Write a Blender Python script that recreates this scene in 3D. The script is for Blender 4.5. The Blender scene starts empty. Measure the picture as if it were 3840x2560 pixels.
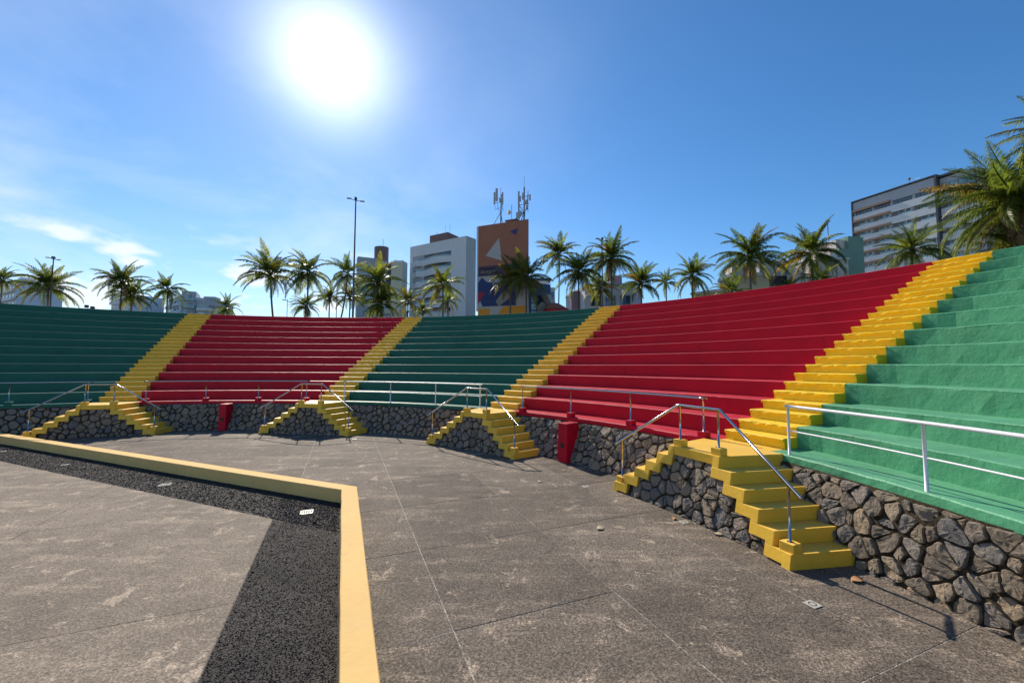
import bpy, bmesh, math, random
from math import sin, cos, pi, sqrt, atan2, radians, hypot
from mathutils import Vector, Matrix, noise

C = bpy.context.scene
COL = C.collection
rnd = random.Random(7)

# ------------------------------------------------------------------ camera
EYE = (10.574, -1.812, 2.745)
cam = bpy.data.cameras.new("camera")
cam.lens = 14.396; cam.sensor_width = 36.0; cam.clip_start = 0.05; cam.clip_end = 5000
camo = bpy.data.objects.new("camera", cam); COL.objects.link(camo)
camo.matrix_world = Matrix.Translation(EYE) @ Matrix.Rotation(pi/2 + 0.0596, 4, 'X') @ Matrix.Rotation(0.0026, 4, 'Z')
C.camera = camo

# ------------------------------------------------------------------ light
SUN_AZ = radians(-24.8); SUN_EL = radians(35.2)
SV = Vector((sin(SUN_AZ)*cos(SUN_EL), cos(SUN_AZ)*cos(SUN_EL), sin(SUN_EL)))
sl = bpy.data.lights.new("sun", 'SUN'); sl.energy = 5.0; sl.angle = radians(0.55); sl.color = (1.0, 0.91, 0.77)
so = bpy.data.objects.new("sun", sl); COL.objects.link(so)
so.rotation_euler = SV.to_track_quat('Z', 'Y').to_euler(); so.location = (0, 0, 60)

W = bpy.data.worlds.new("World"); C.world = W; W.use_nodes = True
nt = W.node_tree; N = nt.nodes; L = nt.links; N.clear()
def wn(t, **k):
    n = N.new(t)
    for a, b in k.items(): setattr(n, a, b)
    return n
def wm(op, a, b=None, clamp=False):
    n = N.new('ShaderNodeMath'); n.operation = op; n.use_clamp = clamp
    for i, v in enumerate((a, b)):
        if v is None: continue
        if isinstance(v, (int, float)): n.inputs[i].default_value = v
        else: L.new(v, n.inputs[i])
    return n.outputs[0]
sky = wn('ShaderNodeTexSky', sky_type='NISHITA', sun_disc=False)
sky.sun_elevation = SUN_EL; sky.sun_rotation = SUN_AZ
sky.air_density = 1.0; sky.dust_density = 0.05; sky.ozone_density = 4.5; sky.altitude = 0
tc = wn('ShaderNodeTexCoord')
dot = wn('ShaderNodeVectorMath', operation='DOT_PRODUCT'); L.new(tc.outputs['Generated'], dot.inputs[0]); dot.inputs[1].default_value = SV
ang = wm('ARCCOSINE', wm('MINIMUM', dot.outputs['Value'], 0.99999))
core = wm('MULTIPLY', wm('EXPONENT', wm('MULTIPLY', wm('POWER', wm('DIVIDE', ang, 0.100), 2.0), -1.0)), 0.75)
halo = wm('MULTIPLY', wm('EXPONENT', wm('MULTIPLY', ang, -3.2)), 0.19)
glow = wm('ADD', core, halo)
sep = wn('ShaderNodeSeparateXYZ'); L.new(tc.outputs['Generated'], sep.inputs[0])
# thin cloud: streaky noise on a far layer, thickest low on the left of the sun
zz = wm('MAXIMUM', sep.outputs['Z'], 0.03)
cmb = wn('ShaderNodeCombineXYZ')
L.new(wm('DIVIDE', sep.outputs['X'], wm('ADD', zz, 0.12)), cmb.inputs[0]); L.new(wm('DIVIDE', sep.outputs['Y'], wm('ADD', zz, 0.12)), cmb.inputs[1])
nz = wn('ShaderNodeTexNoise'); nz.inputs['Scale'].default_value = 1.15; nz.inputs['Detail'].default_value = 9; nz.inputs['Roughness'].default_value = 0.55; nz.inputs['Distortion'].default_value = 0.3
L.new(cmb.outputs[0], nz.inputs['Vector'])
left = wm('MULTIPLY', wm('SUBTRACT', 0.25, sep.outputs['X']), 1.6, True)
low = wm('SUBTRACT', 1.0, wm('MULTIPLY', sep.outputs['Z'], 0.9), True)
thr = wm('MULTIPLY', wm('SUBTRACT', nz.outputs['Fac'], 0.44), 3.2, True)
cl = wm('MULTIPLY', wm('MULTIPLY', thr, left), low)
nz2 = wn('ShaderNodeTexNoise'); nz2.inputs['Scale'].default_value = 9.0; nz2.inputs['Detail'].default_value = 6; nz2.inputs['Roughness'].default_value = 0.5
mp = wn('ShaderNodeMapping'); mp.inputs['Scale'].default_value = (1, 1, 2.4); mp.inputs['Location'].default_value = (0.35, 0.1, 0.0)
L.new(tc.outputs['Generated'], mp.inputs[0]); L.new(mp.outputs[0], nz2.inputs['Vector'])
hz = wm('MULTIPLY', wm('EXPONENT', wm('MULTIPLY', wm('MAXIMUM', sep.outputs['Z'], 0.0), -7.0)), wm('MULTIPLY', wm('SUBTRACT', 0.55, sep.outputs['X']), 0.55, True))
band = wm('MULTIPLY', wm('SUBTRACT', 0.27, sep.outputs['Z']), 9.0, True)
puff = wm('MULTIPLY', wm('MULTIPLY', wm('MULTIPLY', wm('SUBTRACT', nz2.outputs['Fac'], 0.51), 8.0, True), band), wm('MULTIPLY', wm('SUBTRACT', -0.12, sep.outputs['X']), 4.0, True))
clouds = wm('ADD', wm('MULTIPLY', cl, 0.50), wm('ADD', wm('MULTIPLY', puff, 1.1), wm('MULTIPLY', hz, 0.8)))
skh = wn('ShaderNodeHueSaturation'); skh.inputs["Saturation"].default_value = 1.22; L.new(sky.outputs[0], skh.inputs['Color'])
bg1 = wn('ShaderNodeBackground'); L.new(skh.outputs[0], bg1.inputs[0]); bg1.inputs[1].default_value = 0.115
bg2 = wn('ShaderNodeBackground'); bg2.inputs[0].default_value = (1.0, 0.985, 0.95, 1); L.new(glow, bg2.inputs[1])
bg3 = wn('ShaderNodeBackground'); bg3.inputs[0].default_value = (0.86, 0.92, 1.0, 1); bg3.inputs[1].default_value = 0.92
mxs = wn('ShaderNodeMixShader'); L.new(wm('MINIMUM', clouds, 0.85), mxs.inputs[0]); L.new(bg1.outputs[0], mxs.inputs[1]); L.new(bg3.outputs[0], mxs.inputs[2])
ads = wn('ShaderNodeAddShader'); L.new(mxs.outputs[0], ads.inputs[0]); L.new(bg2.outputs[0], ads.inputs[1])
wo = wn('ShaderNodeOutputWorld'); L.new(ads.outputs[0], wo.inputs[0])

C.view_settings.view_transform = 'Standard'; C.view_settings.look = 'None'
C.view_settings.exposure = 0.32; C.view_settings.gamma = 1.0; C.view_settings.use_curve_mapping = False
C.cycles.max_bounces = 7; C.cycles.transparent_max_bounces = 6

# ------------------------------------------------------------------ materials
def lin(h):
    v = [int(h[i:i+2], 16)/255 for i in (0, 2, 4)]
    return tuple((x/12.92 if x <= .04045 else ((x+.055)/1.055)**2.4) for x in v)
class MT:
    """small node helper around one principled material"""
    def __init__(s, name, col, rough=.6, metal=0, spec=.4):
        s.m = bpy.data.materials.new(name); s.m.use_nodes = True
        s.t = s.m.node_tree; s.n = s.t.nodes; s.l = s.t.links
        s.b = s.n['Principled BSDF']; s.b.inputs['Base Color'].default_value = (*col, 1)
        s.b.inputs['Roughness'].default_value = rough; s.b.inputs['Metallic'].default_value = metal
        s.b.inputs['Specular IOR Level'].default_value = spec
        s.col = None; s.base = col; s.pos = s.n.new('ShaderNodeNewGeometry').outputs['Position']; s.h = None
    def noise(s, scale, detail=4, rough=.6, vec=None, dist=0.0):
        n = s.n.new('ShaderNodeTexNoise'); n.inputs['Scale'].default_value = scale; n.inputs['Detail'].default_value = detail
        n.inputs['Roughness'].default_value = rough; n.inputs['Distortion'].default_value = dist
        s.l.new(vec or s.pos, n.inputs['Vector']); return n.outputs['Fac']
    def voro(s, scale, feature='F1', out='Distance', vec=None):
        n = s.n.new('ShaderNodeTexVoronoi'); n.feature = feature; n.inputs['Scale'].default_value = scale
        s.l.new(vec or s.pos, n.inputs['Vector']); return n.outputs[out]
    def stretch(s, sx, sy, sz, rz=0):
        n = s.n.new('ShaderNodeMapping'); n.inputs['Scale'].default_value = (sx, sy, sz); n.inputs['Rotation'].default_value = (0, 0, rz)
        s.l.new(s.pos, n.inputs[0]); return n.outputs[0]
    def ramp(s, fac, stops):
        n = s.n.new('ShaderNodeValToRGB'); e = n.color_ramp.elements
        while len(e) < len(stops): e.new(0.5)
        for i, (p, c) in enumerate(stops):
            e[i].position = p; e[i].color = (*c, 1) if not isinstance(c, (int, float)) else (c, c, c, 1)
        s.l.new(fac, n.inputs[0]); return n.outputs[0]
    def math(s, op, a, b=0.0, clamp=False):
        n = s.n.new('ShaderNodeMath'); n.operation = op; n.use_clamp = clamp
        for i, v in enumerate((a, b)):
            if isinstance(v, (int, float)): n.inputs[i].default_value = v
            else: s.l.new(v, n.inputs[i])
        return n.outputs[0]
    def mix(s, fac, a, b, mode='MIX'):
        n = s.n.new('ShaderNodeMix'); n.data_type = 'RGBA'; n.blend_type = mode
        for sock, v in ((n.inputs[0], fac), (n.inputs[6], a), (n.inputs[7], b)):
            if isinstance(v, (int, float)): sock.default_value = v
            elif isinstance(v, tuple): sock.default_value = (*v, 1)
            else: s.l.new(v, sock)
        return n.outputs[2]
    def random(s):
        return s.n.new('ShaderNodeObjectInfo').outputs['Random']
    def color(s, c): s.l.new(c, s.b.inputs['Base Color']); s.col = c; return s
    def bump(s, h, strength=.3, dist=.02):
        n = s.n.new('ShaderNodeBump'); n.inputs['Strength'].default_value = strength; n.inputs['Distance'].default_value = dist
        s.l.new(h, n.inputs['Height'])
        if s.h is not None: s.l.new(s.h, n.inputs['Normal'])
        s.h = n.outputs[0]; s.l.new(s.h, s.b.inputs['Normal']); return s
def mul(c, k): return tuple(min(1, x*k) for x in c)

def paint(name, col, lumps=.25, wear=.14, lump_d=.02, rough=.5, dust_shade=1.0):
    s = MT(name, col, rough, spec=.22)
    f = s.noise(1.1, 6, .65); g = s.noise(14, 5, .7)
    c = s.mix(s.ramp(f, [(.3, 0.0), (.7, 1.0)]), mul(col, 1-wear), mul(col, 1+wear*.7))
    c = s.mix(s.math('MULTIPLY', s.ramp(g, [(.62, 0.0), (.78, 1.0)]), .25), c, mul(col, .72))
    dirt = s.noise(3.2, 8, .72, s.stretch(1, 1, .35))
    c = s.mix(s.math('MULTIPLY', s.ramp(dirt, [(.58, 0.0), (.8, 1.0)]), .35), c, tuple(x*.55+.02 for x in col))
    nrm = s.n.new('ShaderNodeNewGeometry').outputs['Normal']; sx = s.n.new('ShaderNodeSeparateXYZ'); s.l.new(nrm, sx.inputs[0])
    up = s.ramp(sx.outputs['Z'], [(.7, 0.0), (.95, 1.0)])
    dust_shade_fac = s.math('MULTIPLY', up, s.math('ADD', s.math('MULTIPLY', s.ramp(s.noise(2.3, 8, .75), [(.35, 0.0), (.7, 1.0)]), .30*dust_shade), .06*dust_shade))  # dust on upward faces; for yellow it also carries painted tread shade
    c = s.mix(dust_shade_fac, c, tuple(min(.75, x*.75+.13) for x in col))
    drip = s.math('MULTIPLY', s.ramp(s.noise(7, 6, .7, s.stretch(1, 1, .07)), [(.60, 0.0), (.72, 1.0)]), .28)
    c = s.mix(drip, c, mul(col, .55)); chip = s.ramp(s.noise(26, 9, .8), [(.705, 0.0), (.72, 1.0)])
    c = s.mix(s.math('MULTIPLY', chip, .7), c, tuple(x*.5+.14 for x in col))
    s.color(c); s.bump(s.noise(9, 6, .6), lumps, lump_d); s.bump(s.noise(70, 3, .6), lumps*.6, .004)
    return s.m
RED = paint("red_paint", (.50, .0015, .020), .12)
GREEN = paint("green_paint", (.014, .125, .085), .12)
GREEN_ROUGH = paint("green_paint_rough_plaster", (.085, .315, .160), .45, .2, .03)
YELLOW = paint("yellow_paint", (.83, .485, .050), .3, .12, dust_shade=1.5)  # extra grey on upward faces puts the treads' sky-lit shade into the colour
YELLOW_ROUGH = paint("yellow_paint_thick", (.88, .56, .02), .5, .1, .02)
KERB = paint("pale_yellow_paint", (.77, .495, .175), .2, .08, rough=.85)

def concrete(name, c0, c1, stain, grit_scale, grit_amt, bump, pale=.5, random_tone=.15):
    s = MT(name, c0, .85, spec=.25)
    big = s.noise(.55, 7, .68, dist=.4); mid = s.noise(3.1, 8, .7); streak = s.noise(1.2, 6, .7, s.stretch(.45, 1.8, 1, .3))
    c = s.mix(s.ramp(big, [(.3, 0.0), (.72, 1.0)]), c0, c1)
    c = s.mix(s.math('MULTIPLY', s.ramp(streak, [(.52, 0.0), (.72, 1.0)]), pale), c, stain)
    c = s.mix(s.math('MULTIPLY', s.ramp(mid, [(.45, 0.0), (.66, 1.0)]), .38), c, mul(c0, .55))
    spk = s.math('MULTIPLY', s.ramp(s.noise(2.0, 10, .8, dist=.6), [(.565, 0.0), (.61, 1.0)]), pale); c = s.mix(spk, c, stain)
    g = s.voro(grit_scale, out='Color'); gv = s.n.new('ShaderNodeRGBToBW'); s.l.new(g, gv.inputs[0])
    c = s.mix(grit_amt, c, s.ramp(gv.outputs[0], [(.15, 0.03), (.5, .5), (.85, 1.0)]), 'OVERLAY')
    g2 = s.noise(grit_scale*.45, 2, .5)
    c = s.mix(grit_amt*.8, c, s.ramp(g2, [(.35, 0.05), (.65, .95)]), 'OVERLAY')
    r = s.math('ADD', s.math('MULTIPLY', s.random(), random_tone*2), 1-random_tone)
    hs = s.n.new('ShaderNodeHueSaturation'); s.l.new(r, hs.inputs['Value']); s.l.new(c, hs.inputs['Color']); s.color(hs.outputs[0])
    cm = s.math('MULTIPLY', s.ramp(s.noise(.33, 9, .62, dist=1.2), [(.4965, 0.0), (.4985, 1.0), (.5, 1.0), (.502, 0.0)]), s.ramp(s.noise(.6, 2, .5), [(.5, 0.0), (.6, .85)]))
    c2 = s.mix(cm, hs.outputs[0], (.03, .025, .022)); s.color(c2)
    s.bump(s.voro(grit_scale, out='Distance'), bump, .006); s.bump(s.noise(18, 6, .7), bump*.6, .01)
    return s.m
# aggregate floor
SLAB = concrete("dark_aggregate_concrete", (.092, .073, .056), (.165, .131, .101), (.35, .272, .200), 75, .50, .6, .72, .2)
PITC = concrete("pale_stage_concrete", (.160, .127, .096), (.262, .208, .156), (.46, .360, .265), 80, .36, .4, .7, .05)
JOINT = concrete("joint_mortar", (.26, .225, .19), (.36, .32, .27), (.42, .37, .30), 60, .5, .6, .4, 0)
s = MT("dark_pebbles", (.05, .048, .05), .8, spec=.2)
v = s.voro(70, out='Color'); bw = s.n.new('ShaderNodeRGBToBW'); s.l.new(v, bw.inputs[0])
big = s.ramp(s.noise(.9, 6, .7, dist=.5), [(.35, .55), (.7, 1.5)])
c = s.ramp(bw.outputs[0], [(.3, (.026, .021, .019)), (.62, (.044, .037, .032)), (.78, (.085, .072, .062)), (.86, (.045, .038, .034))])
c = s.mix(1.0, c, big, 'MULTIPLY')
s.color(c); s.bump(s.voro(70, out='Distance'), .8, .012); s.bump(s.noise(95, 2, .5), .6, .01); PEBBLE = s.m

s = MT("wall_stone", (.2, .17, .14), .8, spec=.3)
rr = s.random()
c = s.ramp(rr, [(0, (.17, .135, .10)), (.22, (.33, .25, .165)), (.45, (.22, .195, .17)), (.62, (.39, .285, .18)), (.8, (.15, .145, .145)), (1, (.32, .245, .18))])
c = s.mix(s.math('MULTIPLY', s.ramp(s.noise(16, 8, .75), [(.4, 0.0), (.7, 1.0)]), .55), c, (.075, .062, .050))
c = s.mix(s.math('MULTIPLY', s.ramp(s.noise(7, 8, .7, s.stretch(1, 1, 3)), [(.52, 0.0), (.75, 1.0)]), .5), c, (.36, .30, .235))
c = s.mix(s.math('MULTIPLY', s.ramp(s.noise(55, 4, .6), [(.55, 0.0), (.75, 1.0)]), .35), c, (.05, .045, .03))
s.color(c); s.bump(s.noise(11, 7, .7, s.stretch(1, 1, 1.8)), .9, .05); s.bump(s.noise(60, 4, .65), .5, .008); STONE = s.m
s = MT("wall_mortar", (.05, .042, .03), .95, spec=.1)
c = s.mix(s.ramp(s.noise(14, 7, .75), [(.35, 0.0), (.65, 1.0)]), (.022, .017, .012), (.13, .10, .065))
c = s.mix(s.math('MULTIPLY', s.ramp(s.noise(5, 5, .7), [(.55, 0.0), (.7, 1.0)]), .6), c, (.060, .068, .024))
s.color(c); s.bump(s.noise(30, 7, .75), 1.0, .06); MORTAR = s.m
def plain(name, col, rough=.6, metal=0, var=.12, spec=.4, sc=6):
    s = MT(name, col, rough, metal, spec)
    f = s.noise(sc, 5, .65); s.color(s.mix(s.ramp(f, [(.3, 0.0), (.7, 1.0)]), mul(col, 1-var), mul(col, 1+var))); return s.m
STEEL = plain("polished_steel", (.45, .44, .43), .13, 1.0, .1)
WHITE_METAL = plain("white_painted_metal", (.74, .74, .76), .35, .0, .06)
DARK_METAL = plain("dark_metal", (.06, .055, .055), .5, .5)
POLE = plain("lamp_post_paint", (.13, .10, .10), .5, .2)
CERAMIC = plain("white_ceramic", (.46, .42, .36), .4, 0, .2, sc=30)
RINGD = plain("dark_slot", (.03, .028, .026), .8)
GROUND = plain("dry_grass_ground", (.10, .11, .05), .95, 0, .5, .1, 2.5)
LEAF_DRY = plain("dry_leaf", (.40, .20, .09), .7, 0, .3, sc=40)
LEAF_PALE = plain("pale_dry_leaf", (.42, .35, .22), .7, 0, .25, sc=40)
TRUNK = None
s = MT("palm_bark", (.16, .13, .11), .9, spec=.15)
tco = s.n.new('ShaderNodeTexCoord').outputs['Object']
wv = s.n.new('ShaderNodeTexWave'); wv.bands_direction = 'Z'; wv.inputs['Scale'].default_value = 2.2; wv.inputs['Distortion'].default_value = 3; s.l.new(tco, wv.inputs['Vector'])
s.color(s.mix(wv.outputs['Fac'], (.085, .068, .058), (.19, .155, .13))); s.bump(wv.outputs['Fac'], .5, .05); TRUNK = s.m

def leafmat(name, c0, c1, c2, trans):
    m = bpy.data.materials.new(name); m.use_nodes = True; t = m.node_tree; n = t.nodes; l = t.links; n.clear()
    oi = n.new('ShaderNodeObjectInfo'); r = n.new('ShaderNodeValToRGB'); e = r.color_ramp.elements; e.new(.5)
    for i, (p, c) in enumerate(((0, c0), (.55, c1), (1, c2))): e[i].position = p; e[i].color = (*c, 1)
    l.new(oi.outputs['Random'], r.inputs[0])
    g = n.new('ShaderNodeNewGeometry'); nz = n.new('ShaderNodeTexNoise'); nz.inputs['Scale'].default_value = 1.6; nz.inputs['Detail'].default_value = 5; l.new(g.outputs['Position'], nz.inputs['Vector'])
    mr = n.new('ShaderNodeMapRange'); mr.inputs[1].default_value = .3; mr.inputs[2].default_value = .7; mr.inputs[3].default_value = .55; mr.inputs[4].default_value = 1.45; l.new(nz.outputs['Fac'], mr.inputs[0])
    hs = n.new('ShaderNodeHueSaturation'); l.new(r.outputs[0], hs.inputs['Color']); l.new(mr.outputs[0], hs.inputs['Value'])
    p = n.new('ShaderNodeBsdfPrincipled'); p.inputs['Roughness'].default_value = .42; p.inputs['Specular IOR Level'].default_value = .45; l.new(hs.outputs[0], p.inputs['Base Color'])
    tr = n.new('ShaderNodeBsdfTranslucent'); h2 = n.new('ShaderNodeHueSaturation'); h2.inputs['Hue'].default_value = .485; h2.inputs['Value'].default_value = 1.9; h2.inputs['Saturation'].default_value = 1.1
    l.new(hs.outputs[0], h2.inputs['Color']); l.new(h2.outputs[0], tr.inputs['Color'])
    mx = n.new('ShaderNodeMixShader'); mx.inputs[0].default_value = trans; l.new(p.outputs[0], mx.inputs[1]); l.new(tr.outputs[0], mx.inputs[2])
    o = n.new('ShaderNodeOutputMaterial'); l.new(mx.outputs[0], o.inputs[0]); return m
FROND = leafmat("palm_leaf_green", (.055, .082, .020), (.095, .130, .025), (.15, .170, .03), .58)
FROND_Y = leafmat("palm_leaf_yellowing", (.10, .115, .02), (.17, .16, .028), (.22, .15, .035), .5)
FROND_D = leafmat("palm_leaf_dead", (.15, .10, .055), (.22, .155, .09), (.28, .20, .12), .3)
BUSH = leafmat("bush_leaf_green", (.05, .10, .02), (.08, .15, .03), (.12, .19, .04), .4)

def glass(name, col, rough=.08):
    s = MT(name, col, rough, 0, .9); s.color(s.mix(s.ramp(s.noise(.35, 2), [(.35, 0.0), (.65, 1.0)]), mul(col, .6), mul(col, 1.5))); return s.m
GLASS = glass("window_glass", (.05, .075, .09)); GLASS_TEAL = glass("teal_balcony_glass", (.16, .30, .31), .15); GLASS_DARK = glass("dark_window_glass", (.018, .022, .028))
GLASS_BLUE = glass("blue_curtain_glass", (.03, .07, .16), .1)
WWALL = plain("white_render", (.60, .61, .63), .8, 0, .05, sc=.5); GWALL = plain("grey_render", (.36, .38, .42), .8, 0, .07, sc=.5)
SLATE = plain("dark_frame_grey", (.055, .062, .08), .6); BRICKB = plain("brown_slats", (.25, .155, .12), .7, 0, .12, sc=4)
TAUPE = plain("taupe_panel", (.15, .14, .135), .8); BROWN = plain("brown_tank_render", (.20, .13, .12), .85, 0, .07, sc=.6)
CREAM = plain("cream_render", (.55, .50, .38), .85, 0, .07, sc=.5); HAZE_PALE = plain("haze_pale_far_render", (.62, .66, .74), .85, 0, .05, sc=.3)  # far render: distance haze is put into its pale bluish colour
SAGE = plain("sage_green_render", (.18, .29, .24), .85, 0, .08, sc=.6); STAIN = None
s = MT("stained_white_render", (.6, .56, .5), .9, spec=.2)
s.color(s.mix(s.ramp(s.noise(1.3, 8, .75, s.stretch(1, 1, .4)), [(.48, 0.0), (.62, 1.0)]), (.62, .58, .52), (.25, .13, .08))); STAIN = s.m
ORANGE = plain("orange_brown_render", (.33, .135, .085), .85, 0, .08, sc=.8); LATT = plain("dark_plum_render", (.075, .055, .075), .85)
M_PALE = plain("mural_pale_grey", (.42, .40, .39), .85, 0, .06); M_NAVY = plain("mural_navy", (.035, .055, .15), .85); M_RED = plain("mural_red", (.36, .03, .05), .85)
M_YEL = plain("mural_orange", (.62, .27, .035), .85); M_BLK = plain("mural_black_blue", (.015, .02, .04), .85); M_BLUE = plain("mural_steel_blue", (.05, .10, .21), .85)
M_TAN = plain("mural_tan", (.27, .25, .21), .85); ROOFB = plain("brown_curved_roof", (.27, .12, .08), .8); PLUM = plain("dusky_rose_render", (.26, .18, .21), .85)

# ------------------------------------------------------------------ mesh helpers
class MB:
    def __init__(s): s.v = []; s.f = []; s.sm = []
    def add(s, vs, fs, smooth=False):
        o = len(s.v); s.v += [tuple(x) for x in vs]; s.f += [tuple(i+o for i in f) for f in fs]; s.sm += [smooth]*len(fs); return s
    def box(s, x0, x1, y0, y1, z0, z1, fn=None):
        vs = [(x, y, z) for z in (z0, z1) for y in (y0, y1) for x in (x0, x1)]
        if fn: vs = [fn(*p) for p in vs]
        return s.add(vs, [(0, 2, 3, 1), (4, 5, 7, 6), (0, 1, 5, 4), (2, 6, 7, 3), (0, 4, 6, 2), (1, 3, 7, 5)])
    def prism(s, poly, z0, z1, fn=None):
        n = len(poly); vs = [(x, y, z0) for x, y in poly] + [(x, y, z1) for x, y in poly]
        if fn: vs = [fn(*p) for p in vs]
        return s.add(vs, [tuple(range(n-1, -1, -1)), tuple(range(n, 2*n))] + [(i, (i+1) % n, n+(i+1) % n, n+i) for i in range(n)])
    def tube(s, pts, r, seg=8, cap=True):
        pts = [Vector(p) for p in pts]; rs = r if isinstance(r, (list, tuple)) else [r]*len(pts); vs = []; fs = []
        for i, p in enumerate(pts):
            d = (pts[min(i+1, len(pts)-1)]-pts[max(i-1, 0)]).normalized()
            a = Vector((0, 0, 1)) if abs(d.z) < .9 else Vector((1, 0, 0)); u = d.cross(a).normalized(); w = d.cross(u)
            for k in range(seg): q = 2*pi*k/seg; vs.append(p+(u*cos(q)+w*sin(q))*rs[i])
        for i in range(len(pts)-1):
            for k in range(seg): fs.append((i*seg+k, i*seg+(k+1) % seg, (i+1)*seg+(k+1) % seg, (i+1)*seg+k))
        s.add(vs, fs, True)
        if cap:
            o = len(s.v)-len(vs); s.f.append(tuple(o+k for k in range(seg))[::1]); s.f.append(tuple(o+(len(pts)-1)*seg+k for k in range(seg))[::-1]); s.sm += [False, False]
        return s
    def ball(s, c, r, seg=10, rg=6, sq=(1, 1, 1)):
        vs = [(c[0], c[1], c[2]+r*sq[2])]; fs = []
        for i in range(1, rg):
            for k in range(seg): a = pi*i/rg; b = 2*pi*k/seg; vs.append((c[0]+r*sq[0]*sin(a)*cos(b), c[1]+r*sq[1]*sin(a)*sin(b), c[2]+r*sq[2]*cos(a)))
        vs.append((c[0], c[1], c[2]-r*sq[2]))
        for k in range(seg): fs.append((0, 1+k, 1+(k+1) % seg)); fs.append((len(vs)-1, len(vs)-1-seg+(k+1) % seg, len(vs)-1-seg+k))
        for i in range(rg-2):
            for k in range(seg): a = 1+i*seg; fs.append((a+k, a+seg+k, a+seg+(k+1) % seg, a+(k+1) % seg))
        return s.add(vs, fs, True)
    def mesh(s, name, mat, off=(0, 0, 0)):
        m = bpy.data.meshes.new(name); m.from_pydata([(x-off[0], y-off[1], z-off[2]) for x, y, z in s.v], [], s.f)
        m.polygons.foreach_set('use_smooth', s.sm); m.materials.append(mat); m.update()
        return m
def wloc(o):
    v = Vector(o.location)
    while o.parent: o = o.parent; v = v + Vector(o.location)
    return v
def part(name, mb, mat, parent, label=None, kind=None, fixn=False):
    off = wloc(parent) if parent is not None else Vector((0, 0, 0))
    m = mb.mesh(name, mat, off) if isinstance(mb, MB) else mb
    if fixn:
        b = bmesh.new(); b.from_mesh(m); bmesh.ops.recalc_face_normals(b, faces=b.faces); b.to_mesh(m); b.free()
    o = bpy.data.objects.new(name, m); COL.objects.link(o); o.parent = parent
    if label: o['label'] = label
    if kind: o['kind'] = kind
    return o
def struct(name, mb, mat): o = part(name, mb, mat, None); o['kind'] = 'structure'; return o
def thing(name, label, cat, loc=(0, 0, 0), rz=0, group=None):
    o = bpy.data.objects.new(name, None); o.empty_display_size = .2; COL.objects.link(o); o.location = loc; o.rotation_euler = (0, 0, rz)
    o['label'] = label; o['category'] = cat
    if group: o['group'] = group
    return o
def tag(o, label, cat, group=None):
    o['label'] = label; o['category'] = cat
    if group: o['group'] = group
    return o
def lpart(name, mb, mat, parent, loc=(0, 0, 0), rz=0, label=None):
    """part whose mesh is already in the parent's local frame"""
    m = mb.mesh(name, mat) if isinstance(mb, MB) else mb
    o = bpy.data.objects.new(name, m); COL.objects.link(o); o.parent = parent; o.location = loc; o.rotation_euler = (0, 0, rz)
    if label: o['label'] = label
    return o
def bevel(m, w, seg=1):
    b = bmesh.new(); b.from_mesh(m); bmesh.ops.remove_doubles(b, verts=b.verts, dist=1e-5)
    bmesh.ops.recalc_face_normals(b, faces=b.faces)
    es = [e for e in b.edges if len(e.link_faces) == 2 and e.calc_face_angle(0) > .6]
    bmesh.ops.bevel(b, geom=es, offset=w, segments=seg, affect='EDGES', profile=.5, clamp_overlap=True); b.to_mesh(m); b.free(); return m
def P(R, th, z=0): return (R*sin(th), R*cos(th), z)

# ------------------------------------------------------------------ the bowl: dimensions
AIS = [-0.3702, 0.1527, 0.6612, 1.1701]; AW = 1.242; R1 = 17.153; TR = 0.79; RL = 16.38; ZL = 1.2; H = 0.4; NT = 12
def RT(k): return R1 + (k-1)*TR
def OFF(si, th): return -2.5*min(.45, max(0, th-1.225)) if si == 4 else 0.0   # the last block bends in more tightly
def wallR(z, o=0.0): return 15.80 + max(.06, .50+o)*z/1.06
def frontR(z): return 14.84 + .28*z/1.2

# ------------------------------------------------------------------ ground and floor
g = MB()
ring = [26.5, 29, 34, 60, 140, 330]; NA = 72
for i in range(len(ring)-1):
    for k in range(NA):
        a, b = 2*pi*k/NA, 2*pi*(k+1)/NA
        g.add([P(ring[i], a, 1), P(ring[i], b, 1), P(ring[i+1], b, 1), P(ring[i+1], a, 1)], [(0, 3, 2, 1)])
struct('ground', g, GROUND)
g = MB(); g.add([P(28, 2*pi*k/48, -.0035) for k in range(48)], [tuple(range(47, -1, -1))])
floor = struct('floor', g, JOINT)

D1 = (.9245, .3811); S1 = (-.3811, .9245); N2 = (.389, .9212)
def ds(x, y): return x*D1[0]+y*D1[1], x*S1[0]+y*S1[1]
def xy(d, s_): return d*D1[0]+s_*S1[0], d*D1[1]+s_*S1[1]
def clip(poly, a, b, c):
    """keep a*x+b*y <= c"""
    out = []
    for i in range(len(poly)):
        p, q = poly[i], poly[(i+1) % len(poly)]; fp = a*p[0]+b*p[1]-c; fq = a*q[0]+b*q[1]-c
        if fp <= 0: out.append(p)
        if (fp < 0 < fq) or (fq < 0 < fp): t = fp/(fp-fq); out.append((p[0]+(q[0]-p[0])*t, p[1]+(q[1]-p[1])*t))
    return out
KD0, KD1, KN0, KN1 = 9.12, 9.42, 8.83, 9.13
def visible(poly, rmax):
    ok = False
    for x, y in poly:
        a = abs(atan2(x-EYE[0], y-EYE[1])); d = hypot(x-EYE[0], y-EYE[1])
        if (a < radians(64) and d < 40) and hypot(x, y) < rmax: ok = True
    return ok
def slab_part(polys, z, mat, parent):
    m = MB()
    for poly in polys:
        n = len(poly)
        vs = [(x, y, z) for x, y in poly] + [(x, y, z-.03) for x, y in poly]
        m.add(vs, [tuple(range(n))] + [(i, i+n, (i+1) % n+n, (i+1) % n) for i in range(n)])
    return part('slab', m, mat, parent, fixn=False)
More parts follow.
